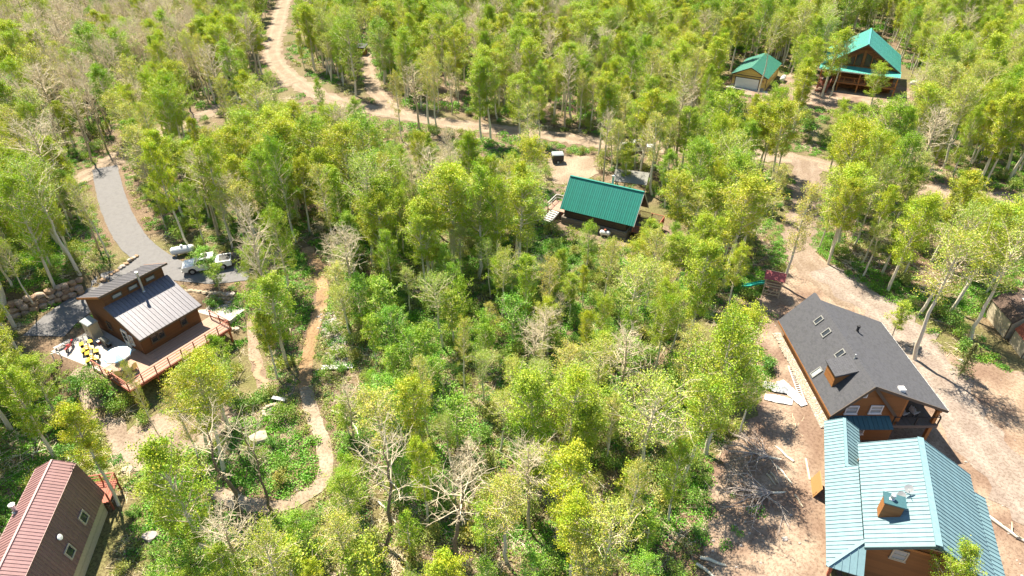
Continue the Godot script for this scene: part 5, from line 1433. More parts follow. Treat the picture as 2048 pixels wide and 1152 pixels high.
# ---------------------------------------------------------------- boulders, vehicles and small things
func rubble(called: String, label: String, a: Vector2, b: Vector2, rows: int, size: float, m: Array, inward: Vector2, sd: int, y0 := 0.0) -> void:
	var rg := RandomNumberGenerator.new()
	rg.seed = sd
	var w := thing(called, label, "wall", Vector3(a.x, 0, a.y))
	var meshes := []
	for i in 6: meshes.append(stone_mesh(sd + i, 0.2))
	for r in rows:
		var s := rg.randf() * 0.4
		while s < a.distance_to(b):
			var l := size * rg.randf_range(0.75, 1.35)
			var p := a.lerp(b, s / a.distance_to(b)) + inward * (r * size * 0.35) - a
			s += l * 0.94
			var o := put("boulder", meshes[rg.randi() % 6], m[rg.randi() % m.size()], w)
			o.transform = Transform3D(Basis(Vector3.UP, rg.randf() * TAU).rotated(Vector3.RIGHT, rg.randfn() * 0.15).scaled(Vector3(l * 1.12, size * rg.randf_range(0.75, 1.0), size * 1.05)), Vector3(p.x, y0 + size * 0.35 + r * size * 0.72 + rg.randfn() * 0.05, p.y))
func propane(label: String, at_: Vector3, turn: float, L: float, R: float) -> void:
	var t := thing("propane_tank", label, "propane tank", at_, turn, "propane tanks")
	var mb := MB.new()
	var prof := [V(0.0, -L / 2)]
	for i in 6: prof.append(V(R * sin(PI / 2 * (i + 1) / 6.0), -L / 2 + R * 0.75 * (1 - cos(PI / 2 * (i + 1) / 6.0))))
	for i in range(5, -1, -1): prof.append(V(R * sin(PI / 2 * (i + 1) / 6.0), L / 2 - R * 0.75 * (1 - cos(PI / 2 * (i + 1) / 6.0))))
	prof.append(V(0.0, L / 2))
	mb.lathe(prof, 18, Transform3D(Basis(Vector3.BACK, -PI / 2), Vector3(0, R + 0.25, 0)))
	put("tank", mb.mesh(), M.tank, t)
	var dome := MB.new()
	dome.lathe([V(0.2, 0), V(0.2, 0.16), V(0.14, 0.24), V(0, 0.26)], 12, Transform3D(Basis.IDENTITY, Vector3(0, 2 * R + 0.22, 0)))
	put("valve_dome", dome.mesh(), M.tank if R > 0.45 else M.redwood, t)
	for s in [-1, 1]: block("foot", t, Vector3(s * L * 0.3, 0.16, 0), Vector3(0.18, 0.4, R * 1.3), M.greypaint)
func wheel(parent: Node, p: Vector3, r: float, w: float, rim: Material, spin := Basis.IDENTITY) -> void:
	var mb := MB.new()
	var xf := Transform3D(spin * Basis(Vector3.BACK, PI / 2), p)
	mb.lathe([V(r * 0.6, -w / 2), V(r * 0.92, -w / 2), V(r, -w * 0.36), V(r, w * 0.36), V(r * 0.92, w / 2), V(r * 0.6, w / 2)], 18, xf)
	var o := put("wheel", mb.mesh(), M.rubber, parent)
	var rm := MB.new()
	rm.lathe([V(0.0, -w * 0.4), V(r * 0.6, -w * 0.42), V(r * 0.6, w * 0.42), V(0.0, w * 0.4)], 14, xf)
	put("rim", rm.mesh(), rim, o)
func truck(label: String, at_: Vector3, turn: float) -> void:      # length along +z, nose at +z
	var t := thing("parked_truck", label, "truck", at_, turn)
	var body := mat(Color(0.8, 0.8, 0.8), 0.25)
	body.clearcoat_enabled = true
	body.clearcoat = 0.6
	var mb := MB.new()
	var arch := func(c: float) -> Array:
		var r := []
		for i in 9: r.append(V(c - 0.5 * cos(PI * i / 8.0), 0.42 + 0.47 * sin(PI * i / 8.0)))
		return r
	var side := [V(-2.85, 0.5)]
	side += arch.call(-1.75)
	side += arch.call(1.8)
	side += [V(2.75, 0.5), V(2.9, 0.65), V(2.88, 1.0), V(2.7, 1.13), V(1.45, 1.25), V(-2.85, 1.22)]
	var pts := []
	for q in side: pts.append(Vector3(-0.97, q.y, q.x))
	mb.extrude(pts, Vector3(1.94, 0, 0))
	mb.hexa([Vector3(-0.85, 1.1, 1.35), Vector3(0.85, 1.1, 1.35), Vector3(0.8, 1.1, 2.72), Vector3(-0.8, 1.1, 2.72), Vector3(-0.8, 1.29, 1.35), Vector3(0.8, 1.29, 1.35), Vector3(0.72, 1.2, 2.6), Vector3(-0.72, 1.2, 2.6)])
	put("body", mb.mesh(), body, t)
	var cab := MB.new()
	cab.hexa([Vector3(-0.93, 1.22, -1.05), Vector3(0.93, 1.22, -1.05), Vector3(0.93, 1.22, 1.5), Vector3(-0.93, 1.22, 1.5), Vector3(-0.78, 1.84, -0.85), Vector3(0.78, 1.84, -0.85), Vector3(0.78, 1.84, 0.75), Vector3(-0.78, 1.84, 0.75)])
	put("windows", cab.mesh(), M.glass, t)
	var rf := MB.new()
	rf.hexa([Vector3(-0.8, 1.835, -0.95), Vector3(0.8, 1.835, -0.95), Vector3(0.8, 1.835, 0.8), Vector3(-0.8, 1.835, 0.8), Vector3(-0.7, 1.93, -0.85), Vector3(0.7, 1.93, -0.85), Vector3(0.7, 1.92, 0.65), Vector3(-0.7, 1.92, 0.65)])
	for s in [-1, 1]:
		rf.bar(Vector3(0.94 * s, 1.22, 1.52), Vector3(0.79 * s, 1.86, 0.76), 0.07, 0.07)
		rf.bar(Vector3(0.945 * s, 1.22, 0.2), Vector3(0.79 * s, 1.86, 0.15), 0.09, 0.05)
		rf.bar(Vector3(0.945 * s, 1.22, -1.0), Vector3(0.79 * s, 1.86, -0.85), 0.16, 0.07)
	put("roof", rf.mesh(), body, t)
	block("sunroof", t, Vector3(0, 1.93, 0.05), Vector3(0.95, 0.02, 0.6), M.glass)
	block("truck_bed", t, Vector3(0, 1.2, -1.95), Vector3(1.6, 0.06, 1.65), M.black)
	block("grille", t, Vector3(0, 0.86, 2.9), Vector3(1.1, 0.28, 0.05), M.black)
	block("bumper", t, Vector3(0, 0.58, 2.9), Vector3(1.9, 0.16, 0.12), M.steel)
	for s in [-1, 1]:
		block("headlight", t, Vector3(0.74 * s, 0.9, 2.88), Vector3(0.34, 0.2, 0.08), M.paleglass)
		block("mirror", t, Vector3(1.08 * s, 1.32, 1.15), Vector3(0.24, 0.16, 0.1), body)
		for z in [-1.75, 1.8]: wheel(t, Vector3(0.86 * s, 0.4, z), 0.4, 0.26, M.steel)
func utility_trailer() -> void:
	var t := thing("utility_trailer", "rusty utility trailer heaped with cut branches beyond the white truck", "trailer", at(-34.4, -70.9, 0.05), 0.15)
	planks("bed", t, Vector3(-1.7, 0.55, -0.85), Vector3(3.4, 0, 0), Vector3(0, 0, 1.7), 0.2, M.greylog)
	for z in [-0.85, 0.85]:
		for y in [0.75, 0.98, 1.2]: beam("side_rail", t, Vector3(-1.7, y, z), Vector3(1.7, y, z), 0.04, 0.08, M.trim)
		for x in [-1.7, -0.6, 0.6, 1.7]: beam("stake", t, Vector3(x, 0.5, z), Vector3(x, 1.25, z), 0.06, 0.06, M.trim)
		wheel(t, Vector3(0, 0.33, z * 1.22), 0.33, 0.2, M.greypaint, Basis(Vector3.UP, PI / 2))
	beam("drawbar", t, Vector3(-1.7, 0.5, 0), Vector3(-2.9, 0.45, 0), 0.1, 0.1, M.trim)
	var pile := thing("branch_load", "tangle of dark cut branches lying in the utility trailer", "branches", t.position + Vector3(0.3, 0.6, 0))
	var rg := RandomNumberGenerator.new()
	rg.seed = 91
	var mb := MB.new()
	for i in 90:
		var p := Vector3(rg.randf_range(-1.0, 1.6), rg.randf_range(0, 0.75), rg.randf_range(-0.6, 0.6))
		var d := Vector3(rg.randfn(), rg.randfn() * 0.35, rg.randfn()).normalized() * rg.randf_range(0.4, 1.1)
		mb.tube([p, p + d * 0.5 + Vector3(0, 0.08, 0), p + d], [0.03, 0.022, 0.008], 4, false)
	put("branches", mb.mesh(), M.deadbark, pile)
func quad_bike(label: String, at_: Vector3, turn: float) -> void:
	var t := thing("quad_bike", label, "quad bike", at_, turn, "yellow quad bikes on the patio")
	var yl := mat(Color(0.75, 0.5, 0.03), 0.35)
	for s in [-1, 1]:
		wheel(t, Vector3(0.45 * s, 0.27, 0.62), 0.27, 0.2, M.greypaint)
		wheel(t, Vector3(0.43 * s, 0.27, -0.58), 0.27, 0.26, M.greypaint)
		var f := MB.new()
		f.hexa([Vector3(0.2 * s, 0.56, 0.3), Vector3(0.62 * s, 0.52, 0.35), Vector3(0.62 * s, 0.48, 0.95), Vector3(0.2 * s, 0.55, 0.95), Vector3(0.2 * s, 0.62, 0.3), Vector3(0.6 * s, 0.58, 0.35), Vector3(0.6 * s, 0.53, 0.93), Vector3(0.2 * s, 0.61, 0.93)])
		put("front_fender", f.mesh(), yl, t)
		var r := MB.new()
		r.hexa([Vector3(0.2 * s, 0.6, -0.9), Vector3(0.64 * s, 0.5, -0.92), Vector3(0.64 * s, 0.57, -0.25), Vector3(0.2 * s, 0.62, -0.2), Vector3(0.2 * s, 0.68, -0.88), Vector3(0.62 * s, 0.56, -0.9), Vector3(0.62 * s, 0.63, -0.27), Vector3(0.2 * s, 0.69, -0.22)])
		put("rear_fender", r.mesh(), yl, t)
	var b := MB.new()
	b.hexa([Vector3(-0.18, 0.25, -0.7), Vector3(0.18, 0.25, -0.7), Vector3(0.14, 0.28, 0.75), Vector3(-0.14, 0.28, 0.75), Vector3(-0.2, 0.62, -0.75), Vector3(0.2, 0.62, -0.75), Vector3(0.15, 0.6, 0.8), Vector3(-0.15, 0.6, 0.8)])
	put("chassis", b.mesh(), M.black, t)
	var tk := MB.new()
	tk.hexa([Vector3(-0.16, 0.6, 0.0), Vector3(0.16, 0.6, 0.0), Vector3(0.13, 0.58, 0.85), Vector3(-0.13, 0.58, 0.85), Vector3(-0.13, 0.82, 0.05), Vector3(0.13, 0.82, 0.05), Vector3(0.09, 0.7, 0.8), Vector3(-0.09, 0.7, 0.8)])
	put("tank_cover", tk.mesh(), yl, t)
	var st := MB.new()
	st.hexa([Vector3(-0.15, 0.64, -0.78), Vector3(0.15, 0.64, -0.78), Vector3(0.12, 0.64, 0.02), Vector3(-0.12, 0.64, 0.02), Vector3(-0.12, 0.78, -0.74), Vector3(0.12, 0.78, -0.74), Vector3(0.1, 0.76, 0.0), Vector3(-0.1, 0.76, 0.0)])
	put("seat", st.mesh(), M.black, t)
	var hb := MB.new()
	hb.tube([Vector3(-0.38, 0.95, 0.22), Vector3(-0.15, 0.92, 0.32), Vector3(0.15, 0.92, 0.32), Vector3(0.38, 0.95, 0.22)], [0.022, 0.018, 0.018, 0.022], 6)
	hb.tube([Vector3(0, 0.7, 0.45), Vector3(0, 0.93, 0.32)], [0.03, 0.025], 6)
	put("handlebar", hb.mesh(), M.black, t)
	block("number_plate", t, Vector3(0, 0.88, 0.5), Vector3(0.24, 0.16, 0.05), yl)
func small_bike() -> void:
	var t := thing("dirt_bike", "small red dirt bike parked on the concrete patio", "dirt bike", Vector3(-47.1, 0.03, -52.8), 0.1)
	var rd := mat(Color(0.55, 0.02, 0.03), 0.35)
	wheel(t, Vector3(0, 0.28, 0.55), 0.28, 0.09, M.greypaint)
	wheel(t, Vector3(0, 0.28, -0.55), 0.28, 0.11, M.greypaint)
	var b := MB.new()
	b.hexa([Vector3(-0.09, 0.35, -0.3), Vector3(0.09, 0.35, -0.3), Vector3(0.08, 0.4, 0.3), Vector3(-0.08, 0.4, 0.3), Vector3(-0.1, 0.7, -0.35), Vector3(0.1, 0.7, -0.35), Vector3(0.14, 0.82, 0.28), Vector3(-0.14, 0.82, 0.28)])
	b.hexa([Vector3(-0.1, 0.62, -0.85), Vector3(0.1, 0.62, -0.85), Vector3(0.1, 0.68, -0.3), Vector3(-0.1, 0.68, -0.3), Vector3(-0.08, 0.7, -0.85), Vector3(0.08, 0.7, -0.85), Vector3(0.1, 0.78, -0.3), Vector3(-0.1, 0.78, -0.3)])
	b.box(Vector3(0, 0.62, 0.6), Vector3(0.16, 0.03, 0.45))
	put("fairing", b.mesh(), rd, t)
	var f := MB.new()
	for s in [-1, 1]: f.tube([Vector3(0.07 * s, 0.28, 0.55), Vector3(0.07 * s, 0.95, 0.33)], [0.022, 0.022], 6)
	f.tube([Vector3(-0.36, 1.0, 0.24), Vector3(0, 0.95, 0.33), Vector3(0.36, 1.0, 0.24)], [0.02, 0.02, 0.02], 6)
	put("fork", f.mesh(), M.steel, t)
	block("seat", t, Vector3(0, 0.79, -0.28), Vector3(0.2, 0.07, 0.5), M.black)
	beam("kickstand", t, Vector3(0.1, 0.3, 0), Vector3(0.3, 0.0, 0.05), 0.03, 0.03, M.steel)
func umbrella_set() -> void:
	var c := Vector3(-39.9, 0.03, -49.7)
	var t := thing("patio_umbrella", "round blue and white patio umbrella over a table on the deck", "umbrella", c)
	var pole := MB.new()
	pole.tube([Vector3(0, 0, 0), Vector3(0, 2.45, 0)], [0.025, 0.025], 8)
	pole.lathe([V(0.28, 0), V(0.28, 0.06), V(0.06, 0.14), V(0.03, 0.16)], 14)
	put("pole", pole.mesh(), M.white, t)
	var bl := mat(Color(0.25, 0.45, 0.7), 0.8)
	var wh := mat(Color(0.78, 0.8, 0.82), 0.8)
	for i in 10:
		var a0 := TAU * i / 10.0
		var a1 := TAU * (i + 1) / 10.0
		var e0 := Vector3(cos(a0) * 1.3, 1.98, sin(a0) * 1.3)
		var e1 := Vector3(cos(a1) * 1.3, 1.98, sin(a1) * 1.3)
		var mid := (e0 + e1) / 2 + Vector3(0, 0.03, 0)
		var q0 := Vector3(e0.x * 0.5, 2.27, e0.z * 0.5)
		var q1 := Vector3(e1.x * 0.5, 2.27, e1.z * 0.5)
		var top := Vector3(0, 2.45, 0)
		var mb := MB.new()
		var dn := Vector3(0, -0.012, 0)
		for k in [[q0, q1, top], [e0, mid, q0], [mid, e1, q1], [mid, q1, q0]]:
			mb._t(k[0], k[1], k[2], Vector3.UP)
			mb._t(k[0] + dn, k[1] + dn, k[2] + dn, Vector3.DOWN)
		mb.face(e0, e1, e1 + Vector3(0, -0.14, 0), e0 + Vector3(0, -0.14, 0), mid - Vector3(0, mid.y, 0))
		put("canopy_panel", mb.mesh(), bl if i % 2 else wh, t)
	var tb := thing("patio_table", "round pale table under the blue and white umbrella", "table", c + Vector3(0.001, 0, 0))
	var tp := MB.new()
	tp.lathe([V(0.06, 0.7), V(0.6, 0.7), V(0.62, 0.72), V(0.6, 0.74), V(0.06, 0.74)], 20)
	put("table_top", tp.mesh(), M.cream, tb)
	for i in 4: beam("leg", tb, Vector3(cos(TAU * i / 4.0 + 0.5) * 0.5, 0, sin(TAU * i / 4.0 + 0.5) * 0.5), Vector3(cos(TAU * i / 4.0 + 0.5) * 0.35, 0.7, sin(TAU * i / 4.0 + 0.5) * 0.35), 0.04, 0.04, M.white)
	var yw := mat(Color(0.78, 0.6, 0.22), 0.7)
	var k := 0
	for a in [2.5, 0.2, 1.35]:
		var ch := thing("patio_chair", "yellow cushioned chair %s the umbrella on the deck" % ["left of", "right of", "in front of"][k], "chair", c + Vector3(cos(a), 0, sin(a)) * 1.25, -a - PI / 2, "yellow chairs around the umbrella table")
		block("seat", ch, Vector3(0, 0.42, 0), Vector3(0.55, 0.1, 0.55), yw)
		block("backrest", ch, Vector3(0, 0.75, -0.27), Vector3(0.55, 0.6, 0.08), yw)
		for q in [[-0.25, -0.25], [0.25, -0.25], [-0.25, 0.25], [0.25, 0.25]]: block("leg", ch, Vector3(q[0], 0.19, q[1]), Vector3(0.05, 0.38, 0.05), M.trim)
		k += 1
func patio_things() -> void:
	var t := thing("storage_cabinet", "tall cream storage cabinet against the brown cabin's side wall", "cabinet", Vector3(-45.75, 0.03, -55.2), 1.003)
	block("body", t, Vector3(0, 0.95, 0), Vector3(1.0, 1.9, 1.5), M.cream)
	var lid := MB.new()
	lid.hexa([Vector3(-0.6, 1.9, -0.85), Vector3(0.55, 1.9, -0.85), Vector3(0.55, 1.9, 0.85), Vector3(-0.6, 1.9, 0.85), Vector3(-0.55, 1.98, -0.8), Vector3(0.5, 2.1, -0.8), Vector3(0.5, 2.1, 0.8), Vector3(-0.55, 1.98, 0.8)])
	put("lid", lid.mesh(), M.paleglass, t)
	for s in [-1, 1]:
		var d := block("door", t, Vector3(-0.51, 0.95, 0.37 * s), Vector3(0.03, 1.75, 0.7), M.cream)
		block("handle", d, Vector3(-0.54, 1.0, 0.06 * s), Vector3(0.03, 0.2, 0.03), M.trim)
	var g := thing("barbecue_grill", "dark barbecue grill with red knob box by the cabin wall", "grill", Vector3(-43.5, 0.03, -53.4), 1.003)
	block("cart", g, Vector3(0, 0.4, 0), Vector3(0.5, 0.65, 1.0), M.black)
	var hd := MB.new()
	hd.lathe([V(0.0, -0.5), V(0.26, -0.5), V(0.28, -0.45), V(0.28, 0.45), V(0.26, 0.5), V(0.0, 0.5)], 12, Transform3D(Basis(Vector3.RIGHT, PI / 2), Vector3(0, 0.8, 0)))
	put("hood", hd.mesh(), M.greymetal, g)
	for s in [-1, 1]: block("side_shelf", g, Vector3(0, 0.72, 0.75 * s), Vector3(0.4, 0.04, 0.45), M.greymetal)
	var c := thing("cooler", "small red cooler on the patio beside the grill", "cooler", Vector3(-44.6, 0.03, -53.8), 1.0)
	block("body", c, Vector3(0, 0.17, 0), Vector3(0.32, 0.34, 0.5), M.redwood)
	block("lid", c, Vector3(0, 0.37, 0), Vector3(0.34, 0.06, 0.52), M.white)
	var b := thing("patio_bench", "low pale bench at the outer corner of the concrete patio", "bench", Vector3(-48.1, 0.03, -53.2), 1.003)
	block("seat", b, Vector3(0, 0.4, 0), Vector3(1.7, 0.06, 0.4), M.concrete)
	for s in [-1, 1]: block("leg", b, Vector3(0.7 * s, 0.18, 0), Vector3(0.1, 0.38, 0.36), M.concrete)
	var p := thing("folding_sawhorse", "grey folding stand near the patio's front edge", "stand", Vector3(-47.6, 0.03, -51.3), 0.6)
	for s in [-1, 1]:
		for q in [-0.3, 0.3]: beam("leg", p, Vector3(q * 1.1, 0, 0.28 * s), Vector3(q, 0.8, 0.02 * s), 0.05, 0.05, M.greypaint)
	block("top", p, Vector3(0, 0.82, 0), Vector3(0.8, 0.07, 0.09), M.greypaint)
func playset() -> void:
	var t := thing("playset", "white frame playset with red roof and teal slide by the driveway", "playset", at(31.0, -63.2), -0.4)
	for x in [-0.9, 0.9]:
		for z in [-0.8, 0.8]: beam("post", t, Vector3(x, -0.1, z), Vector3(x, 2.6, z), 0.12, 0.12, M.cream)
	planks("platform", t, Vector3(-0.95, 1.2, -0.85), Vector3(1.9, 0, 0), Vector3(0, 0, 1.7), 0.2, M.deck)
	for z in [-0.8, 0.8]:
		for y in [0.35, 0.8, 1.5, 1.85]: beam("crossbar", t, Vector3(-0.9, y, z), Vector3(0.9, y, z), 0.05, 0.12, M.cream)
		for i in 3: beam("brace", t, Vector3(-0.9 + i * 0.6, 0.2, z), Vector3(-0.3 + i * 0.6, 1.1, z), 0.04, 0.08, M.cream)
	for y in [0.5, 1.5, 1.85]: beam("crossbar", t, Vector3(0.9, y, -0.8), Vector3(0.9, y, 0.8), 0.05, 0.12, M.cream)
	var rd := mat(Color(0.26, 0.05, 0.055), 0.6)
	for s in [-1, 1]:
		var mb := MB.new()
		mb.hexa([Vector3(-1.15, 2.45, 1.05 * s), Vector3(1.15, 2.45, 1.05 * s), Vector3(1.15, 3.05, 0.0), Vector3(-1.15, 3.05, 0.0), Vector3(-1.15, 2.5, 1.08 * s), Vector3(1.15, 2.5, 1.08 * s), Vector3(1.15, 3.1, 0.0), Vector3(-1.15, 3.1, 0.0)])
		put("roof", mb.mesh(), rd if s > 0 else M.cream, t)
	var sl := MB.new()
	var tl := mat(Color(0.02, 0.33, 0.28), 0.4)
	var pr := [Vector3(-0.95, 1.25, 0), Vector3(-1.6, 1.0, 0), Vector3(-2.4, 0.45, 0), Vector3(-3.0, 0.22, 0), Vector3(-3.4, 0.2, 0)]
	for i in 4:
		for e in [[-0.28, 0.28, 0.0, 0.04], [-0.3, -0.26, 0.0, 0.22], [0.26, 0.3, 0.0, 0.22]]:
			var a: Vector3 = pr[i]
			var b: Vector3 = pr[i + 1]
			sl.hexa([a + Vector3(0, e[2], e[0]), b + Vector3(0, e[2], e[0]), b + Vector3(0, e[2], e[1]), a + Vector3(0, e[2], e[1]), a + Vector3(0, e[3], e[0]), b + Vector3(0, e[3], e[0]), b + Vector3(0, e[3], e[1]), a + Vector3(0, e[3], e[1])])
	put("slide", sl.mesh(), tl, t)
func yard_things() -> void:
	var l := thing("extension_ladder", "long pale ladder lying on gravel beside the black shingled house", "ladder", Vector3.ZERO)
	var a := at(27.3, -47.6, 0.12)
	var b := at(26.75, -42.7, 0.12)
	l.position = a
	b -= a
	var s := Vector3(0.2, 0, 0.022)
	for k in [-1, 1]: beam("rail", l, s * k, b + s * k, 0.05, 0.08, M.white)
	for i in 17: beam("rung", l, b * (i + 0.5) / 17.0 - s, b * (i + 0.5) / 17.0 + s, 0.045, 0.045, M.white)
	var silver := mat(Color(0.3, 0.33, 0.36), 0.45, T.stone, 0.9)
	var sheets := [["white tarp spread beside the ladder, nearest the house", V(26.15, -43.9), -0.31, 1.0, 3.5, M.white], ["white tarp with folded edge, farthest from the house", V(24.7, -43.2), -1.11, 0.95, 2.4, M.white],
		["crumpled silver tarp between the two white ones", V(24.9, -44.7), -1.05, 1.2, 2.2, silver]]
	for e in sheets:
		var mb := MB.new()
		var n := 16
		var rows := []
		for i in n + 1:
			var row := []
			for j in n + 1:
				var u: float = (i / float(n) - 0.5) * e[3] * (1.0 - 0.5 * absf(j / float(n) - 0.5))
				var v: float = (j / float(n) - 0.5) * e[4]
				var p: Vector2 = Vector2(u, v).rotated(e[2]) + e[1]
				row.append(at(p.x, p.y, 0.12 + 0.16 * absf(fine.get_noise_2d(p.x * 9, p.y * 9)) + (0.05 if e[5] == silver else 0.0)) - Vector3(e[1].x, 0, e[1].y))
			rows.append(row)
		for i in n:
			for j in n:
				var dn := Vector3(0, -0.03, 0)
				mb.face(rows[i][j], rows[i + 1][j], rows[i + 1][j + 1], rows[i][j + 1], Vector3.UP)
				mb.face(rows[i][j] + dn, rows[i + 1][j] + dn, rows[i + 1][j + 1] + dn, rows[i][j + 1] + dn, Vector3.DOWN)
		var o := put("tarp", mb.mesh(), e[5], self)
		o.position = Vector3(e[1].x, 0, e[1].y)
		tag(o, e[0], "tarp", "tarps on the dirt yard")
	# felled brush
	var rg := RandomNumberGenerator.new()
	rg.seed = 55
	for e in [["brush_pile", "felled aspen top with grey twigs, upper brush pile in dirt yard", V(21.6, -36.6), V(-0.9, -0.25), 3.4], ["brush_pile", "felled aspen top with wide grey twigs, lower brush pile in dirt yard", V(20.6, -32.9), V(-1.0, 0.05), 4.6]]:
		var t := thing(e[0], e[1], "brush pile", at(e[2].x, e[2].y), 0.0, "felled brush in the dirt yard")
		var d := Vector3(e[3].x, 0, e[3].y).normalized()
		var sd := d.cross(Vector3.UP)
		var tr := MB.new()
		tr.tube([-d * 1.6 + Vector3(0, 0.12, 0), Vector3(0, 0.2, 0), d * 1.5 + Vector3(0, 0.3, 0)], [0.1, 0.085, 0.06], 7)
		put("trunk", tr.mesh(), M.bark, t)
		var lg := MB.new()
		for i in 24:
			var o := d * rg.randf_range(-0.2, 1.4) + Vector3(0, 0.25, 0)
			var w := d.rotated(Vector3.UP, rg.randfn() * 0.8) + Vector3(0, rg.randf_range(-0.06, 0.16), 0)
			var len: float = e[4] * rg.randf_range(0.45, 0.95)
			var p1 := o + w.rotated(Vector3.UP, rg.randfn() * 0.3) * len * 0.5 + Vector3(0, 0.12 + rg.randf() * 0.3, 0)
			var p2 := o + w * len
			p2.y = maxf(p2.y * 0.6, 0.06)
			lg.tube([o, p1, p2], [0.05, 0.034, 0.012], 5, false)
			for k in 9:
				var q := o.lerp(p1, rg.randf()) if rg.randf() < 0.4 else p1.lerp(p2, rg.randf())
				var f := w.rotated(Vector3.UP, rg.randfn() * 0.9).normalized() * rg.randf_range(0.4, 1.1) + Vector3(0, rg.randfn() * 0.12, 0)
				f.y = maxf(f.y, 0.05 - q.y)
				lg.tube([q, q + f], [0.02, 0.008], 3, false)
		put("twigs", lg.mesh(), mat(Color(0.38, 0.32, 0.28), 0.9), t)
	# cut logs
	var logs := [[V(23.5, -35.9), V(22.6, -37.8), 0.1, "cut log at the butt end of the upper brush pile"], [V(22.4, -32.6), V(22.6, -31.4), 0.09, "short pale log below the lower brush pile"],
		[V(21.0, -34.9), V(21.3, -33.7), 0.08, "short log in the row between the brush piles, leftmost"], [V(21.35, -35.0), V(21.6, -33.8), 0.08, "short log in the row between the brush piles, rightmost"],
		[V(22.0, -35.6), V(22.6, -33.7), 0.09, "bent pale log standing apart right of the short log row"],
		[V(36.6, -33.6), V(40.6, -28.9), 0.16, "long white log lying right of the blue roofed house"], [V(-45.6, -37.6), V(-43.0, -40.4), 0.13, "pale fallen trunk at the left edge beyond the maroon house"],
		[V(4.75, -39.3), V(7.8, -34.8), 0.12, "long pale fallen trunk in the lower middle grove"], [V(3.2, -41.5), V(6.0, -40.2), 0.09, "short fallen trunk above the long one in the lower grove"],
		[V(-22.0, -26.2), V(-27.4, -25.0), 0.12, "fallen log below the gravel bend near the bottom edge"], [V(-26.6, -26.5), V(-25.6, -24.3), 0.12, "short leaning log at the bottom edge, lower left"],
		[V(-17.2, -43.8), V(-14.6, -42.0), 0.1, "fallen pale trunk just right of the trail"], [V(-15.2, -42.6), V(-13.2, -39.2), 0.08, "thin fallen trunk pointing down from the trail"],
		[V(-11.0, -33.5), V(-9.2, -31.5), 0.09, "broken pale branch left of the leaning dead aspen"], [V(-2.0, -32.0), V(1.0, -29.5), 0.09, "fallen trunk at the bottom edge, centre"],
		[V(13.6, -27.4), V(14.8, -26.0), 0.13, "dark cut log in the pile at the yard's lower corner"], [V(14.0, -27.9), V(15.6, -27.0), 0.13, "brown cut log across the pile at the yard's lower corner"],
		[V(15.0, -131.5), V(9.0, -129.5), 0.12, "fallen white trunk beyond the middle road"], [V(-38.4, -36.6), V(-40.8, -39.8), 0.1, "bent dead branch left of the footpath"]]
	for e in logs:
		var p0 := at(e[0].x, e[0].y, e[2])
		var p1 := at(e[1].x, e[1].y, e[2])
		var t := thing("fallen_log", e[3], "log", p0)
		var mb := MB.new()
		var q := p1 - p0
		var sw := Vector3(q.z, 0, -q.x) * 0.04
		mb.tube([Vector3.ZERO, q * 0.35 + sw, q * 0.7 - sw * 0.4, q], [e[2], e[2] * 0.95, e[2] * 0.8, e[2] * 0.6], 8)
		put("trunk", mb.mesh(), M.bark if q.length() > 1.8 else M.deadbark, t)
		if q.length() > 2.4:
			for k in 3: 
				var br := MB.new()
				var o := q * (0.5 + 0.15 * k)
				br.tube([o, o + Vector3(rg.randfn() * 0.5, 0.35, rg.randfn() * 0.5), o + Vector3(rg.randfn() * 0.9, 0.4, rg.randfn() * 0.9)], [e[2] * 0.4, e[2] * 0.25, 0.01], 5, false)
				put("branch", br.mesh(), M.twig, t)
	# boards leaning by the blue house
	var sh := thing("plywood_sheet", "orange plywood sheet leaning against the blue roofed house's left wall", "plywood", at(24.3, -33.2))
	var pm := MB.new()
	pm.hexa([Vector3(-0.1, 0, -0.9), Vector3(-0.04, 0, -0.9), Vector3(-0.54, 0, 0.9), Vector3(-0.6, 0, 0.9), Vector3(0.3, 1.2, -0.8), Vector3(0.36, 1.2, -0.8), Vector3(-0.14, 1.2, 1.0), Vector3(-0.2, 1.2, 1.0)])
	put("sheet", pm.mesh(), mat(Color(0.4, 0.23, 0.09), 0.7, T.wood, 0.6), sh)
	var tm := thing("loose_timber", "pale timber lying along the blue roofed house's left wall", "timber", at(24.6, -36.2, 0.05))
	beam("timber", tm, Vector3.ZERO, Vector3(-0.5, 0, 2.2), 0.14, 0.1, M.cream)
	# stones
	var rocks := [["round green-topped tussock stone in the dirt yard", V(20.3, -28.7), 0.35, M.rock], ["flat pale boulder beside the footpath below the brown cabin", V(-33.9, -37.4), 0.9, M.paleboulder], ["wide pale boulder near the dead trees inside the trail bend", V(-22.9, -40.2), 1.3, M.paleboulder],
		["pale rock at the driveway edge behind the black shingled house", V(43.2, -53.2), 0.8, M.paleboulder], ["grey rock right of the driveway rock", V(46.8, -50.8), 0.5, M.rock], ["grey rock near the bottom edge left of centre", V(-28.2, -30.2), 0.8, M.rock]]
	for e in rocks:
		var o := put("boulder", stone_mesh(int(e[2] * 100)), e[3], self)
		o.transform = Transform3D(Basis(Vector3.UP, e[2] * 9).scaled(Vector3(1.3, 0.7, 1) * e[2]), at(e[1].x, e[1].y, e[2] * 0.2))
		tag(o, e[0], "boulder")
	# fire ring
	var fr := thing("fire_ring", "ring of pale stones for a campfire beside grey log seat", "fire pit", at(-22.9, -43.9))
	for i in 13:
		var an := TAU * i / 13.0
		var o := put("stone", stone_mesh(i + 3), M.paleboulder, fr)
		o.transform = Transform3D(Basis(Vector3.UP, an * 3).scaled(Vector3(0.42, 0.3, 0.36)), Vector3(cos(an) * 0.8, 0.12, sin(an) * 0.75))
	var ash := MB.new()
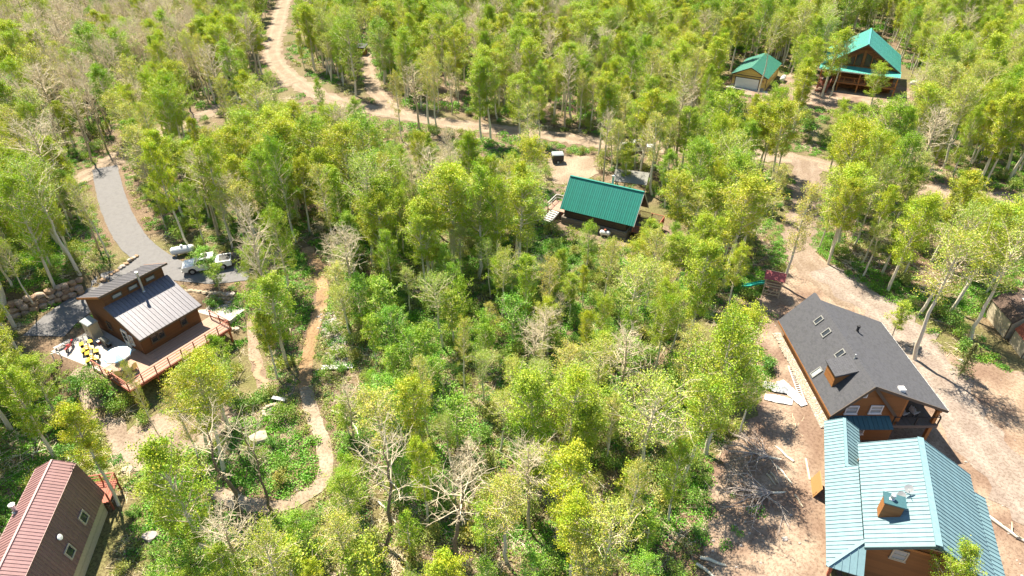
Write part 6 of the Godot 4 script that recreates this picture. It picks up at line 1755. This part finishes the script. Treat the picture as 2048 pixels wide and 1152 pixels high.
	ash.lathe([V(0.0, 0.07), V(0.62, 0.05), V(0.66, 0.02)], 14)
	put("ash_bed", ash.mesh(), mat(Color(0.3, 0.27, 0.25), 0.95, T.stone, 1.0), fr)
	var bn := thing("log_bench", "grey plank bench beside the fire ring", "bench", at(-22.6, -45.2), -0.25)
	block("seat", bn, Vector3(0, 0.4, 0), Vector3(1.4, 0.1, 0.38), M.greypaint)
	for k in [-1, 1]: block("leg", bn, Vector3(0.5 * k, 0.17, 0), Vector3(0.25, 0.4, 0.3), M.greylog)
	# footbridge of three planks over the dry creek
	var fb := thing("plank_footbridge", "two grey planks bridging the stony creek beside the trail", "footbridge", at(-18.0, -50.1, 0.12), 0.08)
	for k in [0, 1]: block("plank", fb, Vector3(0, 0.05, k * 0.36), Vector3(3.2, 0.08, 0.3), M.greypaint)
	for k in [-1, 1]: block("footing", fb, Vector3(1.4 * k, -0.05, 0.18), Vector3(0.3, 0.16, 0.8), M.greylog)
	var bed := []
	for i in 420:
		var f := rg.randf()
		var c := V(-21.0, -58.9).lerp(V(-18.0, -50.6), f)
		var sz := rg.randf_range(0.12, 0.42)
		var x := c.x + rg.randfn() * 0.55
		var z := c.y + rg.randfn() * 0.4
		bed.append(Transform3D(Basis(Vector3.UP, rg.randf() * TAU).scaled(Vector3(1.2, 0.6, 1) * sz), at(x, z, sz * 0.12)))
	var ck := thing("creek_stones", "grey stones filling the dry creek right of the trail", "stones")
	ck.set_meta("kind", "stuff")
	many("stones", stone_mesh(44), M.rock, bed, ck)
	var steps := thing("flagstone_steps", "winding row of reddish flagstones from the cabin to the fire ring", "steps", at(-27.4, -52.0))
	for i in 18:
		var c := V(-28.3, -53.6).lerp(V(-24.3, -46.6), i / 17.0) + V(sin(i * 0.7) * 0.35, 0)
		var o := put("flagstone", stone_mesh(70 + i % 5), M.boulder, steps)
		o.transform = Transform3D(Basis(Vector3.UP, rg.randf() * TAU).scaled(Vector3(0.75, 0.16, 0.5)), at(c.x, c.y, 0.08) - steps.position)
	var gs := []
	for i in 1500:
		var sz := rg.randf_range(0.05, 0.12)
		gs.append(Transform3D(Basis(Vector3.UP, rg.randf() * TAU).scaled(Vector3(1.1, 0.7, 1) * sz), Vector3(30.54 - rg.randf_range(2.5, 3.35), 2.385, -52.6 + 13.0 * rg.randf())))
	var gp := thing("drainage_gravel", "pale pebbles in the drainage strip along the black shingled house", "gravel")
	gp.set_meta("kind", "stuff")
	many("pebbles", stone_mesh(12), M.paleboulder, gs, gp)
	# small fir
	var fir := thing("fir_tree", "small sparse fir standing alone beside the dirt yard", "tree", at(45.6, -48.9))
	var ft := MB.new()
	ft.tube([Vector3(0, -0.2, 0), Vector3(0.04, 2.0, 0), Vector3(0, 4.2, 0)], [0.1, 0.06, 0.012], 7)
	put("trunk", ft.mesh(), M.stem, fir)
	var fn := MB.new()
	for i in 70:
		var y := 0.4 + 3.7 * i / 70.0
		var an := i * 2.4
		var len := (4.4 - y) * 0.34 * rg.randf_range(0.75, 1.1)
		var d := Vector3(cos(an), -0.12, sin(an))
		for k in 26:
			var c := Vector3(0, y, 0) + d * len * rg.randf() + Vector3(rg.randfn(), rg.randfn() * 0.5, rg.randfn()) * 0.09
			leaf(fn, c, rg.randf_range(0.09, 0.17), rg, 0.8, vary(Color(0.24, 0.25, 0.09) if i > 20 else Color(0.16, 0.2, 0.07), rg, 0.3))
	put("crown", fn.mesh(), M.needle, fir)
func box_trailer() -> void:
	var t := thing("box_trailer", "dark box trailer with pale blue lid on the sandy pad", "trailer", at(7.6, -100.9, 0.05), 0.1)
	block("box", t, Vector3(0, 0.95, 0), Vector3(1.9, 1.0, 1.4), M.black)
	var lid := MB.new()
	lid.hexa([Vector3(-1.0, 1.46, -0.75), Vector3(1.0, 1.46, -0.75), Vector3(1.0, 1.46, 0.75), Vector3(-1.0, 1.46, 0.75), Vector3(-0.9, 1.68, -0.6), Vector3(0.9, 1.68, -0.6), Vector3(0.9, 1.6, 0.6), Vector3(-0.9, 1.6, 0.6)])
	put("lid", lid.mesh(), M.paleglass, t)
	for s in [-1, 1]: wheel(t, Vector3(0, 0.3, 0.75 * s), 0.3, 0.18, M.greypaint, Basis(Vector3.UP, PI / 2))
	beam("drawbar", t, Vector3(-0.9, 0.45, 0), Vector3(-2.0, 0.4, 0), 0.1, 0.1, M.black)
	block("jack", t, Vector3(-1.9, 0.2, 0), Vector3(0.08, 0.5, 0.08), M.steel)
func make_things() -> void:
	rubble("boulder_retaining_wall", "tall retaining wall of brown boulders behind the brown cabin", V(-56.4, -58.2), V(-51.2, -63.4), 3, 0.82, [M.boulder, mat(Color(0.34, 0.235, 0.16), 0.9, T.stone, 0.5), mat(Color(0.43, 0.34, 0.27), 0.9, T.stone, 0.5)], V(-0.684, -0.73), 7)
	rubble("pale_rockery", "low wall of pale round boulders between driveway and lower pad", V(-40.2, -63.4), V(-33.2, -62.6), 3, 0.62, [M.paleboulder, M.rock, mat(Color(0.45, 0.38, 0.28), 0.9, T.stone, 0.5)], V(0.1, -0.9), 19, -1.2)
	rubble("border_stones", "single row of pale stones edging the lower concrete pad", V(-35.2, -56.8), V(-31.2, -57.6), 1, 0.5, [M.paleboulder, M.rock], V(0, -1), 29, -1.2)
	rubble("driveway_edging", "rough line of stones edging the asphalt above the cabin", V(-50.2, -65.2), V(-48.8, -71.4), 1, 0.55, [M.boulder, M.rock], V(-1, 0), 37)
	propane("large white propane tank lying beyond the parked white truck", at(-43.0, -72.0), 0.35, 3.0, 0.52)
	propane("small white propane tank before the green roofed cabin", at(12.7, -76.6), -0.25, 1.5, 0.36)
	propane("white propane tank in the shade right of yellow garage", at(60.2, -144.4), 1.04, 2.8, 0.5)
	propane("white propane tank right of the teal roofed log house", at(88.0, -141.0), 0.1, 2.6, 0.5)
	truck("white truck with sunroof parked on the asphalt beside propane tank", at(-38.4, -68.6, 0.08), -1.25)
	truck("white truck half hidden by trees on the dirt road beyond the green cabin", at(21.6, -105.4, 0.06), 1.6)
	utility_trailer()
	quad_bike("yellow quad bike nearer the cabin wall on the concrete patio", Vector3(-45.2, 0.03, -52.75), 0.6)
	quad_bike("yellow quad bike nearer the deck railing on the concrete patio", Vector3(-43.8, 0.03, -51.2), 0.5)
	small_bike()
	umbrella_set()
	patio_things()
	playset()
	yard_things()
	box_trailer()
# ---------------------------------------------------------------- the scene
func _ready() -> void:
	var cam := Camera3D.new()
	cam.name = "camera"
	add_child(cam)
	cam.position = Vector3(0, 45, 0)
	cam.rotation_degrees = Vector3(-35, 0, 0)
	cam.fov = 48.0
	cam.near = 0.3; cam.far = 3000.0
	cam.current = true
	var we := WorldEnvironment.new()
	we.name = "environment"
	var env := Environment.new()
	env.background_mode = Environment.BG_SKY
	var sky := Sky.new()
	var sm := ProceduralSkyMaterial.new()
	sm.sky_top_color = Color(0.46, 0.56, 0.7)
	sm.sky_horizon_color = Color(0.8, 0.84, 0.88)
	sm.ground_bottom_color = Color(0.25, 0.25, 0.15)
	sm.ground_horizon_color = Color(0.5, 0.52, 0.42)
	sky.sky_material = sm
	env.sky = sky
	env.background_energy_multiplier = 0.6
	env.tonemap_mode = Environment.TONE_MAPPER_LINEAR
	env.tonemap_exposure = 3.1
	env.sdfgi_enabled = true; env.ssao_enabled = true; env.ssil_enabled = true
	we.environment = env
	add_child(we)
	var sun := DirectionalLight3D.new()
	sun.name = "sun"
	sun.light_energy = 1.6
	sun.light_color = Color(1.0, 0.955, 0.87)
	sun.light_angular_distance = 0.5
	sun.shadow_enabled = true
	add_child(sun)
	var el := deg_to_rad(57.0)      # the sun stands ahead and to the left
	var az := deg_to_rad(33.7)
	sun.look_at_from_position(Vector3(-sin(az) * cos(el), sin(el), -cos(az) * cos(el)) * 100.0, Vector3.ZERO)

	hill.seed = 4; hill.frequency = 0.03
	blot.seed = 8; blot.frequency = 0.045; blot.fractal_octaves = 3
	fine.seed = 15; fine.frequency = 0.21; fine.fractal_octaves = 3
	make_materials()
	make_ground()
	make_roads()
	make_variants()
	print("variants")
	make_buildings()
	make_things()
	make_forest()
	make_undergrowth()
	write_labels()
